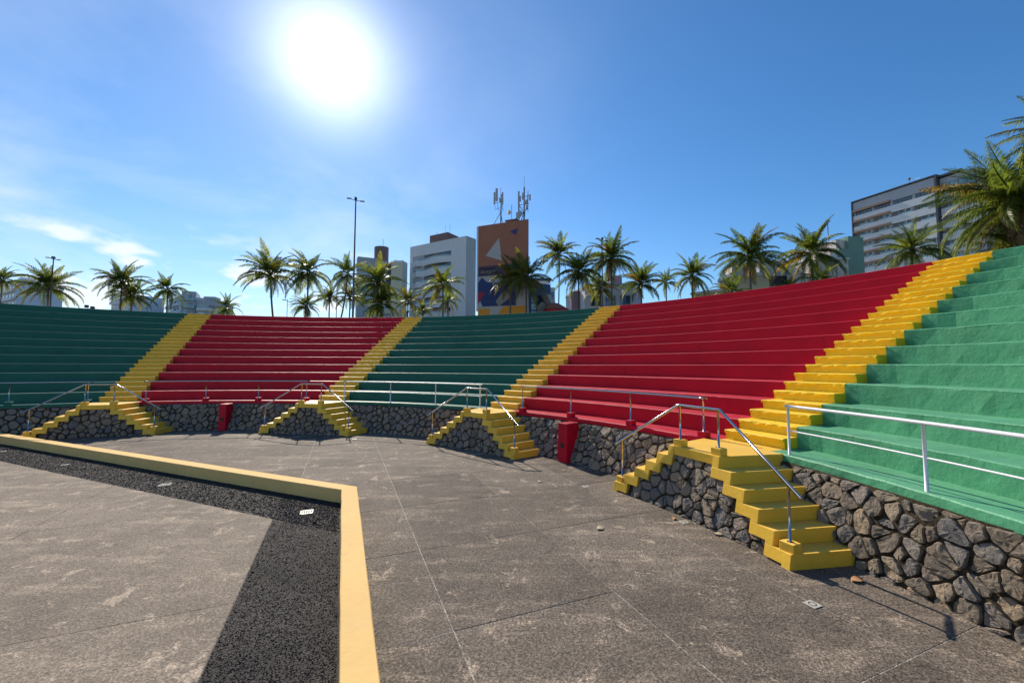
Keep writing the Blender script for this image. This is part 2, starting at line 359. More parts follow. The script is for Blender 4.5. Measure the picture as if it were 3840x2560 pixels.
for i in range(-9, 5):
    for j in range(-5, 11):
        e = .005 + rnd.random()*.004
        d0, d1_ = 10.22+2.0*i+e-2.0*0, 10.22+2.0*(i+1)-e; s0, s1 = .62+2.015*(j-2)+e, .62+2.015*(j-1)-e
        q = [xy(d0, s0), xy(d1_, s0), xy(d1_, s1), xy(d0, s1)]
        if not visible(q, 17.0): continue
        ps = []
        a = clip(q, -D1[0], -D1[1], -(KD1+.004))                        # right of the kerb
        if len(a) > 2: ps.append(a)
        b = clip(clip(q, D1[0], D1[1], KD1+.004), -N2[0], -N2[1], -(KN1+.004))
        if len(b) > 2: ps.append(b)
        if len(ps) == 2 and not (d0 < KD1 < d1_): ps = [q]
        zt = (rnd.random()-.5)*.003
        if ps: slab_part([[p for p in pp] for pp in ps], zt, SLAB, floor)
# the stage area inside the kerb
PE, PN = 7.99, 7.69
def inside(q, d, n): return clip(clip(q, D1[0], D1[1], d), N2[0], N2[1], n)
for i in range(-6, 1):
    for j in range(-4, 6):
        e = .004
        d0, d1_ = PE-3.67*(1-i)+e, PE-3.67*(-i)-e; s0, s1 = .05+3.67*j+e, .05+3.67*(j+1)-e
        q = [xy(d0, s0), xy(min(d1_, PE), s0), xy(min(d1_, PE), s1), xy(d0, s1)]
        q = inside(q, PE, PN)
        if len(q) < 3 or not visible(q, 30): continue
        slab_part([q], .004, PITC, floor)
big = [(-30, -14), (30, -14), (30, 30), (-30, 30)]
st = MB()
a = inside(clip(big, -D1[0], -D1[1], -PE-.0005), KD0+.05, KN0+.05)
b = inside(clip(big, -N2[0], -N2[1], -PN-.0005), PE, KN0+.05)
for q in (a, b): st.add([(x, y, -.002) for x, y in q], [tuple(range(len(q)))])
peb = struct('pebble_strip', st, PEBBLE)
# kerb around the stage
den = D1[0]*N2[1]-D1[1]*N2[0]
def corner(d, n): return ((d*N2[1]-n*D1[1])/den, (n*D1[0]-d*N2[0])/den)
tl = (-N2[1], N2[0])
# loose pebbles standing proud of the strip (near the camera)
lp = MB(); r2 = random.Random(5); ct = 0
while ct < 42000:
    if ct < 24000: s_ = -3.5+r2.random()**1.5*11.5; d = PE+.01+r2.random()*(KD0-PE-.02); x, y = xy(d, s_)
    else: q_ = -1+r2.random()**1.3*16; dn = PN+.01+r2.random()*(KN0-PN-.02); x, y = corner(KD0-.2, dn)[0]+tl[0]*q_, corner(KD0-.2, dn)[1]+tl[1]*q_
    if x*N2[0]+y*N2[1] > KN0-.02 or x*D1[0]+y*D1[1] > KD0-.02: continue
    r = (.003+r2.random()*.005)*(1 if ct < 24000 else 1.9); a0 = r2.random()*6.28; k1 = 1.0+r2.random()*.9
    vs = [(x+r*k1*cos(a0+t*pi/2)*(1 if t % 2 else .6), y+r*k1*sin(a0+t*pi/2)*(1 if t % 2 else .6), -.001) for t in range(4)] + [(x, y, r*(.5+.5*r2.random()))]
    lp.add(vs, [(0, 1, 4), (1, 2, 4), (2, 3, 4), (3, 0, 4)]); ct += 1
s = MT("loose_pebble", (.2, .19, .18), .75, spec=.2); vv = s.voro(60, out='Color'); bw = s.n.new('ShaderNodeRGBToBW'); s.l.new(vv, bw.inputs[0])
s.color(s.ramp(bw.outputs[0], [(.3, (.020, .016, .014)), (.62, (.038, .031, .027)), (.88, (.115, .095, .08))]))
part('loose_pebbles', lp, s.m, peb, kind='stuff')

ci, co = corner(KD0, KN0), corner(KD1, KN1)
sd = -12
far = 19.6
pts_o = [(co[0]-S1[0]*(-sd)*1.0, co[1]-S1[1]*(-sd)), co, (co[0]+tl[0]*far, co[1]+tl[1]*far)]
pts_i = [(ci[0]-S1[0]*(-sd)*1.0, ci[1]-S1[1]*(-sd)), ci, (ci[0]+tl[0]*far, ci[1]+tl[1]*far)]
kb = MB()
def sub(a, b, n): return [(a[0]+(b[0]-a[0])*i/n, a[1]+(b[1]-a[1])*i/n) for i in range(n)]
oo = sub(pts_o[0], pts_o[1], 30)+sub(pts_o[1], pts_o[2], 45)+[pts_o[2]]; ii = sub(pts_i[0], pts_i[1], 30)+sub(pts_i[1], pts_i[2], 45)+[pts_i[2]]
KH = .26; vs = []
for (ox, oy), (ix, iy) in zip(oo, ii):
    j = [(rnd.random()-.5)*.007 for _ in range(4)]
    dx, dy = (ix-ox), (iy-oy); l_ = hypot(dx, dy); dx /= l_; dy /= l_
    for (px, py, pz) in ((ox, oy, -.02), (ox+dx*j[0], oy+dy*j[0], KH-.012), (ox+dx*(.012+j[1]), oy+dy*(.012+j[1]), KH), (ix-dx*(.012+j[2]), iy-dy*(.012+j[2]), KH), (ix+dx*j[3], iy+dy*j[3], KH-.012), (ix, iy, -.02)): vs.append((px, py, pz))
nn = len(oo); fs = []
for i in range(nn-1):
    for k in range(5): fs.append((i*6+k, (i+1)*6+k, (i+1)*6+k+1, i*6+k+1))
fs += [tuple(range(5, -1, -1)), tuple((nn-1)*6+k for k in range(6))]
kb.add(vs, fs)
o = part('kerb_wall', kb, KERB, None, fixn=True); tag(o, 'low pale yellow painted kerb wall turning a corner around the stage floor', 'kerb')

# little ground fixtures
def ringtile(x, y, z, rz, label, grate=False, s_=.085):
    t = thing('ground_fixture', label, 'ground drain', (x, y, z), rz)
    m = MB(); m.box(-s_, s_, -s_, s_, -.004, .005); lpart('plate', bevel(m.mesh('plate', CERAMIC), .002), None, t)
    m = MB()
    if grate:
        for k in range(5): m.box(-s_*.7+k*s_*.35-.011, -s_*.7+k*s_*.35+.011, -s_*.65, s_*.65, .0052, .0066)
        lpart('slots', m, RINGD, t)
    else:
        n = 20; vs = [(s_*q*cos(2*pi*k/n), s_*q*sin(2*pi*k/n), .0064) for q in (.62, .45) for k in range(n)]
        m.add(vs, [(k, (k+1) % n, n+(k+1) % n, n+k) for k in range(n)]); lpart('ring', m, RINGD, t)
for (x, y, gr, lb) in ((-5.56, 11.35, 0, 'small white ground plate at the far left of the dark pebble strip'), (-1.71, 9.63, 0, 'small white ground plate in the left half of the pebble strip beside a pale crack'),
                     (2.60, 7.79, 1, 'small white ground plate in the pebble strip below the middle of the kerb'), (6.73, 6.05, 1, 'white slotted drain plate in the pebbles at the kerb corner'), (8.50, 1.74, 0, 'white plate with a dark ring cut by the bottom edge of the photo')):
    ringtile(x, y, .0, .39, lb, gr, .11 if gr else .075)
for (x, y, lb) in ((4.7, 13.68, 'small white fixture in the shade before the central red block of seats'), (12.27, 7.72, 'small white ring fixture in the open floor before the second red block'), (13.62, 5.6, 'small pale ring fixture by the foot of the nearest double stair'), (14.06, 3.1, 'small white ring fixture in the lower right floor near the stone wall')):
    ringtile(x, y, .003, .39, lb, s_=.07)
# fallen leaves
def leaf(x, y, rz, size, mat, label):
    m = MB(); n = 9; prof = [0, .55, .85, 1, .95, .8, .55, .28, 0]
    vs = []
    for i in range(n):
        t = i/(n-1); zc = .012+.03*sin(pi*t)*size*6
        for k in (-1, 0, 1): vs.append(((t-.5)*size*2, k*prof[i]*size*.55, zc+(.022*size*12*abs(k)*sin(3+5*t+k)*.5 if k else 0)+.004))
    m.add(vs, [(i*3+k, i*3+3+k, i*3+4+k, i*3+1+k) for i in range(n-1) for k in (0, 1)], True)
    o = lpart('fallen_leaf', m, mat, None, (x, y, .004), rz); tag(o, label, 'leaf')
leaf(12.08, 5.29, .6, .085, LEAF_PALE, 'pale curled dry leaf lying alone on the open grey floor')
leaf(13.5, 5.75, 1.2, .07, LEAF_DRY, 'small dark brown leaf in front of the nearest stair stones')
leaf(13.95, 5.05, -.5, .075, LEAF_PALE, 'pale leaf at the shadow edge of the nearest double stair')
leaf(15.02, 3.62, .3, .10, LEAF_DRY, 'orange brown dry leaf beside the lowest yellow step and stone wall')
leaf(11.24, 8.08, .9, .06, LEAF_PALE, 'pale dry leaf on the floor before the double stair at the second red block')
leaf(11.95, 9.1, .2, .05, LEAF_DRY, 'small reddish leaf near the railing shadow at the red pier')
# ------------------------------------------------------------------ seating sections
def edge_th(a, side, R): return a + side*math.asin(min(1, (AW/2)/R))
SEC = [(-1.02, None, AIS[0], GREEN, 'green', 'leftmost block of curved green bench tiers left of the first yellow aisle'),
       (None, AIS[0], AIS[1], RED, 'red', 'left red block of curved bench tiers between the first two yellow aisles'),
       (None, AIS[1], AIS[2], GREEN, 'green', 'middle dark green block of bench tiers between the two red blocks'),
       (None, AIS[2], AIS[3], RED, 'red', 'right red block of curved bench tiers left of the widest yellow aisle'),
       (1.78, AIS[3], None, GREEN_ROUGH, 'green', 'rough plastered light green bench tiers at the right edge above the stone wall')]
def thr(sec, R):
    lim, a, b = sec[0], sec[1], sec[2]
    t0 = edge_th(a, 1, R) if a is not None else lim
    t1 = edge_th(b, -1, R) if b is not None else lim
    return min(t0, t1), max(t0, t1)
def tier_mesh(sec, R, z0, z1, Rb, amp, nose=True, seed=0, si=0):
    """riser from z0 to z1 at radius R, tread to Rb, ends closed"""
    prof = [(R, z0), (R, z1-.05), (R, z1-.018), (R+.012, z1-.006), (R+.05, z1), (Rb, z1)]
    t0, t1 = thr(sec, R); n = 42; m = MB(); vs = []
    for i in range(n+1):
        for (r, z) in prof:
            a0, a1 = thr(sec, r); th = a0+(a1-a0)*i/n
            jr = (noise.noise(Vector((th*40, z*3, seed)))*.012+noise.noise(Vector((th*160, z*9, seed+9)))*.006)*amp if r < Rb-.1 else 0
            jz = noise.noise(Vector((th*60, seed, r)))*.008*amp if r < Rb-.1 and z > z0 else 0
            vs.append(P(r+jr+OFF(si, th), th, z+jz))
    np_ = len(prof)
    m.add(vs, [(i*np_+k, (i+1)*np_+k, (i+1)*np_+k+1, i*np_+k+1) for i in range(n) for k in range(np_-1)], False)
    for i in (0, n):
        o = len(m.v); a = [vs[i*np_+k] for k in range(np_)]; last = (a[-1][0], a[-1][1], z0)
        m.add(a+[last], [tuple(range(np_+1)) if i else tuple(range(np_, -1, -1))])
    return m
GRP = 'coloured blocks of curved bench tiers'
secs = []
for si, sec in enumerate(SEC):
    lo, hi = thr(sec, 20); mid = (lo+hi)/2
    t = thing('seating_section', sec[5], 'seating tiers', P(17, mid, 0), 0, GRP); secs.append(t)
    amp = 1.6 if si == 4 else .5
    # ledge: band that overhangs the stone wall
    m = MB(); n = 48; prof = [(RL+.30, ZL-.16), (RL+.01, ZL-.15), (RL, ZL-.135), (RL, ZL-.02), (RL+.015, ZL-.004), (RL+.04, ZL), (R1+.1, ZL)]; vs = []
    for i in range(n+1):
        for (r, z) in prof:
            a0, a1 = thr(sec, r); th = a0+(a1-a0)*i/n; j = noise.noise(Vector((th*50, z*5, si)))*.010*amp if r < RL+.1 else 0
            vs.append(P(r+j+OFF(si, th), th, z+(j*.6 if z > ZL-.1 else j)))
    k_ = len(prof); m.add(vs, [(i*k_+k, (i+1)*k_+k, (i+1)*k_+k+1, i*k_+k+1) for i in range(n) for k in range(k_-1)])
    for i in (0, n): m.add([vs[i*k_+k] for k in range(k_)]+[P(R1+.1, thr(sec, R1+.1)[1 if i else 0], ZL-.16)], [tuple(range(k_+1)) if i else tuple(range(k_, -1, -1))])
    part('ledge', m, sec[3], t)
    for k in range(1, NT+1):
        part('bench_tier', tier_mesh(sec, RT(k), ZL+(k-1)*H-.03, ZL+k*H, RT(k)+TR+.06 if k < NT else RT(k)+1.4, amp, seed=si*20+k, si=si), sec[3], t)
    # rear wall that closes the bank
    m = MB(); vs = []; RB = RT(NT)+1.4
    for i in range(n+1):
        a0, a1 = thr(sec, RB); th = a0+(a1-a0)*i/n
        vs += [P(RB+OFF(si, th), th, ZL+NT*H), P(RB+OFF(si, th), th, -.02)]
    m.add(vs, [(2*i, 2*i+2, 2*i+3, 2*i+1) for i in range(n)]); part('rear_wall', m, sec[3], t)

# yellow aisle stairs, 24 steps each
def step_mesh(rough, seed):
    m = MB(); hw = AW/2+.012; n = 14; rs = random.Random(seed)
    prof = [(.035, -.2), (.035, -.075), (.004, -.055), (-.004, -.018), (.012, -.004), (.04, 0), (.46, 0)]
    vs = []
    for i in range(n+1):
        x = -hw+2*hw*i/n
        for (y, z) in prof:
            j = (rs.random()-.5)*.013*rough if y < .1 and z > -.1 else 0
            vs.append((x+(0 if 0 < i < n else j), y+j, z+j*.5))
    k_ = len(prof); m.add(vs, [(i*k_+k, (i+1)*k_+k, (i+1)*k_+k+1, i*k_+k+1) for i in range(n) for k in range(k_-1)])
    for i in (0, n): m.add([vs[i*k_+k] for k in range(k_)]+[((-1 if i == 0 else 1)*hw, .46, -.42), ((-1 if i == 0 else 1)*hw, .035, -.42)], [tuple(range(k_+2)) if i else tuple(range(k_+1, -1, -1))])
    return m
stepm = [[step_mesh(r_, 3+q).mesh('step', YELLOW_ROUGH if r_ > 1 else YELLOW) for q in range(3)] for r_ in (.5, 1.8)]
ALAB = ['yellow aisle steps between the leftmost green block and the left red block', 'yellow aisle steps between the left red block and the middle green block',
        'yellow aisle steps between the middle green block and the right red block', 'wide near yellow aisle steps with thick noses between red and light green blocks']
for ai, a in enumerate(AIS):
    t = thing('aisle_stairs', ALAB[ai], 'steps', P(17, a, ZL), -a, 'yellow aisle stairs up the tiers')
    for j in range(1, 2*NT+1):
        R = R1 - .395 + (j-1)*.395
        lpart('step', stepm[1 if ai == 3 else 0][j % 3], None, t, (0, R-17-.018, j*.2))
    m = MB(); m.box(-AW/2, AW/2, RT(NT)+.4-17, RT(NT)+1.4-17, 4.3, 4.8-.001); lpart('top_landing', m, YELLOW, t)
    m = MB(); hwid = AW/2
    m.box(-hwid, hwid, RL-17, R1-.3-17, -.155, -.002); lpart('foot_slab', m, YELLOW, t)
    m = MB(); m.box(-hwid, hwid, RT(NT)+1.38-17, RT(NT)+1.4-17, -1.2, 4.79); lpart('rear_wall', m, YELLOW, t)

# ------------------------------------------------------------------ stone walls
def voronoi(w, h, sp, rs, asp=1.0):
    pts = []; nz_ = max(2, int(round(h/sp))); hz = h/nz_; nx = max(2, int(round(w/(sp*asp)))); hx = w/nx
    for j in range(-1, nz_+1):
        for i in range(-1, nx+1):
            pts.append(((i+.5+(.5 if j % 2 else 0)*.8)*hx+(rs.random()-.5)*hx*1.25, (j+.5)*hz+(rs.random()-.5)*hz*1.15))
    wt = [rs.random()**1.5*sp*sp*.6 for _ in pts]
    cells = []
    for k, (px, pz) in enumerate(pts):
        poly = [(px-sp*2, pz-sp*2), (px+sp*2, pz-sp*2), (px+sp*2, pz+sp*2), (px-sp*2, pz+sp*2)]
        for l_, (qx, qz) in enumerate(pts):
            if l_ == k: continue
            dx, dz = qx-px, qz-pz
            if abs(dx) > sp*4 or abs(dz) > sp*4: continue
            poly = clip(poly, dx, dz, (qx*qx+qz*qz-px*px-pz*pz+wt[k]-wt[l_])/2)
            if len(poly) < 3: break
        if len(poly) >= 3:
            poly = clip(clip(clip(clip(poly, -1, 0, -.01), 1, 0, w-.01), 0, -1, .02), 0, 1, h-.005)
            ar = abs(sum(poly[i-1][0]*poly[i][1]-poly[i][0]*poly[i-1][1] for i in range(len(poly))))/2 if len(poly) >= 3 else 0
            if ar > sp*sp*.12: cells.append(poly)
    return cells
def stone(poly, gap, proud, rs, fn, fine):
    """rounded irregular block; fn(s, z, d) places it on the wall"""
    cx = sum(p[0] for p in poly)/len(poly); cz = sum(p[1] for p in poly)/len(poly)
    n = len(poly); per = sum(hypot(poly[i][0]-poly[(i+1) % n][0], poly[i][1]-poly[(i+1) % n][1]) for i in range(n)); K = 18 if fine else 11
    # walk the perimeter evenly, then pull in and soften
    ring = []; acc = [0]
    for i in range(n): acc.append(acc[-1]+hypot(poly[i][0]-poly[(i+1) % n][0], poly[i][1]-poly[(i+1) % n][1]))
    for k in range(K):
        d = per*k/K; i = max(q for q in range(n) if acc[q] <= d); t = (d-acc[i])/max(1e-6, acc[i+1]-acc[i]); a = poly[i]; b = poly[(i+1) % n]
        ring.append([a[0]+(b[0]-a[0])*t, a[1]+(b[1]-a[1])*t])
    ring = [[(ring[k-1][0]+6*ring[k][0]+ring[(k+1) % K][0])/8, (ring[k-1][1]+6*ring[k][1]+ring[(k+1) % K][1])/8] for k in range(K)]
    rad = sum(hypot(p[0]-cx, p[1]-cz) for p in ring)/K
    if rad < .045: return None
    g_ = max(.4, 1-gap/rad); ring = [(cx+(p[0]-cx)*g_*(1+(rs.random()-.5)*.17), cz+(p[1]-cz)*g_*(1+(rs.random()-.5)*.17)) for p in ring]
    tx, tz = (rs.random()-.5)*.35, (rs.random()-.5)*.35
    def at(q, d): return [(cx+(p[0]-cx)*q, cz+(p[1]-cz)*q, d+((p[0]-cx)*tx+(p[1]-cz)*tz if d > 0 else 0)+(rs.random()-.5)*.012*(d > 0)) for p in ring]
    L0 = at(1.02, -.06); L1 = at(1.0, proud*.45); L2 = at(.925, proud*.95); L3 = at(.5, proud*1.0) if fine else None
    vs = [fn(*p) for p in L0+L1+L2+(L3 or [])]+[fn(cx, cz, proud*1.02+(rs.random()-.5)*.012)]
    fs = []; lay = 4 if fine else 3
    for q in range(lay-1): fs += [(q*K+k, q*K+(k+1) % K, (q+1)*K+(k+1) % K, (q+1)*K+k) for k in range(K)]
    fs += [((lay-1)*K+k, (lay-1)*K+(k+1) % K, lay*K) for k in range(K)]
    m = MB(); m.add(vs, fs, False); return m
WLAB = ['dark rubble stone wall below the leftmost green block', 'shaded rubble stone wall below the left red block, split by a red pier',
        'shaded rubble stone wall below the middle dark green block', 'rubble stone wall below the right red block, split by a red pier', 'sunlit rubble stone wall at the right edge under the light green ledge']
WSP = [(-1.02, AIS[0]-.03), (AIS[0]+.03, AIS[1]-.03), (AIS[1]+.03, AIS[2]-.03), (AIS[2]+.03, AIS[3]-.03), (AIS[3]+.03, 1.78)]
for wi, (a0, a1) in enumerate(WSP):
    rs = random.Random(100+wi); t = thing('stone_wall', WLAB[wi], 'stone wall', P(15.9, (a0+a1)/2, 0), 0, 'rubble stone walls under the ledge')
    Wd = (a1-a0)*16; n = 60; m = MB(); vs = []
    for i in range(n+1):
        th = a0+(a1-a0)*i/n
        for z in (-.02, .25, .5, .75, 1.08): vs.append(P(wallR(z, OFF(wi, th))+.045+noise.noise(Vector((th*60, z*6, wi)))*.015, th, z))
    m.add(vs, [(i*5+k, (i+1)*5+k, (i+1)*5+k+1, i*5+k+1) for i in range(n) for k in range(4)]); part('mortar', m, MORTAR, t)
    fine = wi >= 3
    for poly in voronoi(Wd, 1.07, .19 if wi < 4 else .165, rs, 1.38):
        sm_ = stone(poly, .009+rs.random()**2*.028, .020+rs.random()*.045, rs, lambda s_, z, d, a0=a0, wi=wi: P(wallR(z, OFF(wi, a0+s_/16))+.045-d, a0+s_/16, z), fine)
        if sm_: part('stone', sm_, STONE, t, fixn=True)

# red piers standing against the wall
for (th, w, lb, grp) in ((.872, .35, 'red painted pier with a small dark socket under the right red block', 1), (-.105, .29, 'red painted pier in the shade under the left red block', 1)):
    t = thing('pier', lb, 'pier', P(15.8, th, 0), -th, 'red piers on the stone wall')
    m = MB(); f = lambda x, y, z: (x, y+.03*z, z)
    m.box(-w/2, w/2, -.11, .40, -.02, 1.10, f); lpart('shaft', bevel(m.mesh('shaft', RED), .015, 2), None, t)
    m = MB(); m.box(-.055, .055, -.112, -.05, .40, .54); lpart('socket_box', m, RINGD, t)

# ------------------------------------------------------------------ double stairs at the foot of each aisle
SLAB_T = ['first double flight of yellow steps from the left with stone infill, partly behind the kerb', 'second yellow double stair from the left below the left red block', 'third yellow double stair, below the aisle beside the middle green block',
          'nearest and largest yellow double stair with dark stone infill at the right']
def cyl(tv, R): return sqrt(max(0.1, R*R-tv*tv))
def stair_side(t, j_from, sgn, rs, mat):
    """five steps going down from the landing; sgn +1 right, -1 left (seen from the stage)"""
    tf = lambda j: (.60+.283*j) if sgn > 0 else (-.57-.262*j)
    for j in range(1, 6):
        a, b = tf(j-1), tf(j); zt = 1.2-.2*j; m = MB()
        def fn(x, y, z):   # y: 0 front, 1 back
            Rf = frontR(z); back = x+sgn*.27; zb = z
            if y < .5: return (x, cyl(x, Rf), z)
            return (back, cyl(back, wallR(max(0, zb))+.12), z)
        lo_b = b-sgn*.13; lo_a = a-sgn*.13; zb_ = zt-.2
        prof = [(lo_a, zt-.17), (lo_a, zt), (a, zt), (b, zt), (b, zb_ if j < 5 else -.02), (lo_b, zb_ if j < 5 else -.02), (lo_b, zt-.17)]
        # split long treads so that the front follows the curve
        k_ = len(prof); vs = [fn(x, 0, z) for x, z in prof]+[fn(x, 1, z) for x, z in prof]
        m.add(vs, [tuple(range(k_)), tuple(range(2*k_-1, k_-1, -1))]+[(i, i+k_, (i+1) % k_+k_, (i+1) % k_) for i in range(k_)])
        me = bevel(m.mesh('step', mat), .008, 1); lpart('step', me, None, t)
    return tf
for ai, a in enumerate(AIS):
    rs = random.Random(300+ai); t = thing('double_stair', SLAB_T[ai], 'steps', (0, 0, 0), -a, 'yellow double stairs up to the ledge')
    # keep the empty on the ground at the stair's foot
    base = Vector((0, 14.9, 0)); t.location = P(14.9, a, 0)
    def L_(m, name, mat, bv=.0, label=None):
        me = m.mesh(name, mat, base)
        if bv: bevel(me, bv, 2)
        return lpart(name, me, None, t, label=label)
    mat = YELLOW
    # landing
    xs = [-.57+(1.17)*i/10 for i in range(11)]; bk = [-.86+1.73*i/10 for i in range(11)]
    pl = [(x, cyl(x, 15.12)) for x in xs]+[(x, cyl(x, RL+.02)) for x in bk[::-1]]
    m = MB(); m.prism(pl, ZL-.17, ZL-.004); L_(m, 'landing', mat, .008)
    for sgn, x0 in ((1, .60), (-1, -.57)):
        m = MB()
        def fn(x, y, z, sgn=sgn):
            if y < .5: return (x, cyl(x, 15.12 if z > 1.1 else 15.08), z)
            bx = x+sgn*.27; return (bx, cyl(bx, RL-.02), z)
        x1 = x0-sgn*.13; prof = [(x0, 1.19), (x0, 1.0), (x1, 1.0), (x1, 1.19)]
        vs = [fn(x, 0, z) for x, z in prof]+[fn(x, 1, z) for x, z in prof]; m.add(vs, [(0, 1, 2, 3), (7, 6, 5, 4)]+[(i, i+4, (i+1) % 4+4, (i+1) % 4) for i in range(4)])
        L_(m, 'landing_riser', mat, 0)
    for sgn in (1, -1):
        old = lpart
        tfun = (lambda j: .60+.283*j) if sgn > 0 else (lambda j: -.57-.262*j)
        for j in range(1, 6):
            aa, bb = tfun(j-1), tfun(j); zt = 1.2-.2*j
            def fn(x, y, z):
                if y < .5: return (x, cyl(x, frontR(z)), z)
                bx = x+sgn*.27; return (bx, cyl(bx, wallR(max(0, z))+.13), z)
            lb, la = bb-sgn*.13, aa-sgn*.13; zb = zt-.2 if j < 5 else -.02
            prof = [(la, zt-.17), (la, zt), (aa, zt), (bb, zt), (bb, zb), (lb, zb), (lb, zt-.17)]
            k_ = len(prof); vs = [fn(x, 0, z) for x, z in prof]+[fn(x, 1, z) for x, z in prof]; m = MB()
            m.add(vs, [tuple(range(k_)), tuple(range(2*k_-1, k_-1, -1))]+[(i, i+k_, (i+1) % k_+k_, (i+1) % k_) for i in range(k_)])
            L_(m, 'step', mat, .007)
    # stone infill
    xL, xR = -.57-.262*5+.12, .60+.283*5-.12
    def ztop(x):
        if -.57+.05 < x < .60-.05: return 1.06
        if x >= .55: return 1.2-.2*(math.floor((x-.60+.13)/.283)+1)-.14
        return 1.2-.2*(math.floor((-.57-x+.13)/.262)+1)-.14
    m = MB(); vs = []; n = 46
    for i in range(n+1):
        x = xL+(xR-xL)*i/n; zt = max(.02, ztop(x)+.05)
        for q in range(5): z = -.02+(zt+.02)*q/4; vs.append((x, cyl(x, frontR(z)+.09)+noise.noise(Vector((x*5, z*6, ai)))*.012, z))
    m.add(vs, [(i*5+k, (i+1)*5+k, (i+1)*5+k+1, i*5+k+1) for i in range(n) for k in range(4)]); L_(m, 'mortar_infill', MORTAR)
    fine = ai == 3
    for poly in voronoi(xR-xL, 1.06, .19, rs, 1.2):
        cxp = sum(p[0] for p in poly)/len(poly)+xL; czp = sum(p[1] for p in poly)/len(poly)
        if czp > ztop(cxp)+.03: continue
        poly = [(p[0], min(p[1], max(.03, ztop(p[0]+xL)+.05))) for p in poly]
        def fs_(s_, z, d): x = s_+xL; return (x, cyl(x, frontR(z)+.09-d*.92), z)
        sm_ = stone(poly, .007+rs.random()**2*.022, .035+rs.random()*.03, rs, fs_, fine)
        if sm_:
            me = sm_.mesh('stone', STONE, base); b = bmesh.new(); b.from_mesh(me); bmesh.ops.recalc_face_normals(b, faces=b.faces); b.to_mesh(me); b.free()
            lpart('stone', me, None, t)
    # post bases
    for (x, R, z) in ((-.38, 15.23, ZL), (.50, 15.23, ZL), (1.93, 14.99, .2), (-1.75, 14.99, .2)):
        m = MB(); y = cyl(x, R); m.box(x-.10, x+.10, y-.085, y+.085, z-.01, z+.125); L_(m, 'post_base', mat, .008)
    # handrail: its own thing
    HL = ['leftmost steel handrail over the first yellow double stair', 'steel handrail over the second yellow double stair from the left', 'steel handrail over the third yellow double stair', 'nearest large steel handrail over the right yellow double stair']
    hr = thing('handrail', HL[ai], 'handrail', P(15.1, a, 0), -a, 'steel handrails on the double stairs'); hb = Vector((0, 15.1, 0))
    posts = [(-.38, 15.23, ZL+.12, 1.965), (.50, 15.23, ZL+.12, 1.965), (1.93, 14.99, .32, 1.11), (-1.75, 14.99, .32, 1.11)]
    for (x, R, z0, z1) in posts:
        m = MB(); y = cyl(x, R); m.tube([(x, y, z0), (x, y, z1)], .019, 12); lpart('post', m.mesh('post', STEEL, hb), None, hr)
        m = MB(); m.tube([(x, y, z0-.002), (x, y, z0+.008)], .042, 14); lpart('base_flange', m.mesh('base_flange', STEEL, hb), None, hr)
    rp = [(-1.93, cyl(-1.93, 14.97), 1.00), (-.42, cyl(-.42, 15.23), 1.985), (.54, cyl(.54, 15.23), 1.985), (2.16, cyl(2.16, 14.93), .985)]
    def lerp(p, q, t_): return tuple(p[i]+(q[i]-p[i])*t_ for i in range(3))
    pth = [rp[0], lerp(rp[0], rp[1], .97), rp[1], lerp(rp[1], rp[2], .04), lerp(rp[1], rp[2], .96), rp[2], lerp(rp[2], rp[3], .03), rp[3]]
    m = MB(); m.tube(pth, .024, 14); lpart('rail', m.mesh('rail', STEEL, hb), None, hr)

# guard rails along the ledge
def guard(ths, th0, th1, label, mat, midrail, pedestal, sec, secmat, R_=16.47):
    si = secs.index(sec); RF = lambda th: R_+OFF(si, th); R = R_
    t = thing('guard_rail', label, 'railing', P(R, (th0+th1)/2, ZL), 0, 'railings along the ledge')
    for th in ths:
        z0 = ZL+(.125 if pedestal else 0)
        m = MB(); m.tube([P(RF(th), th, z0), P(RF(th), th, 2.03)], .019 if mat is STEEL else .022, 12); part('post', m, mat, t)
        if pedestal:
            m = MB(); f = lambda x, y, z, th=th: (P(R+y, th)[0]+x*cos(th), P(R+y, th)[1]-x*sin(th), z)
            m.box(-.10, .10, -.09, .09, ZL-.01, ZL+.125, f); o = part('post_base', m, secmat, sec); bevel(o.data, .008, 2)
    n = 30
    m = MB(); m.tube([P(RF(th0+(th1-th0)*i/n), th0+(th1-th0)*i/n, 2.045) for i in range(n+1)], .024 if mat is STEEL else .025, 12); part('top_rail', m, mat, t)
    if midrail:
        m = MB(); m.tube([P(RF(th0+(th1-th0)*i/n), th0+(th1-th0)*i/n, 1.615) for i in range(n+1)], .013, 8); part('mid_rail', m, mat, t)
guard([-.422-.1345*k for k in range(5)], -1.0, -.412, 'steel railing along the ledge of the leftmost green block', STEEL, False, True, secs[0], GREEN)
guard([-.307, -.172, -.040, .091], -.312, .1, 'steel railing along the ledge of the left red block', STEEL, False, True, secs[1], RED)
guard([.2, .338, .4745, .6064], .197, .612, 'pale railing with a middle bar along the middle green ledge', WHITE_METAL, True, False, secs[2], GREEN)
guard([.7267, .8514, .9845, 1.1143], .722, 1.12, 'steel railing on red bases along the right red ledge', STEEL, False, True, secs[3], RED)
guard([1.2283, 1.359, 1.49, 1.62], 1.2255, 1.7, 'white painted railing with a middle bar on the light green ledge at right', WHITE_METAL, True, False, secs[4], GREEN_ROUGH, 16.44)
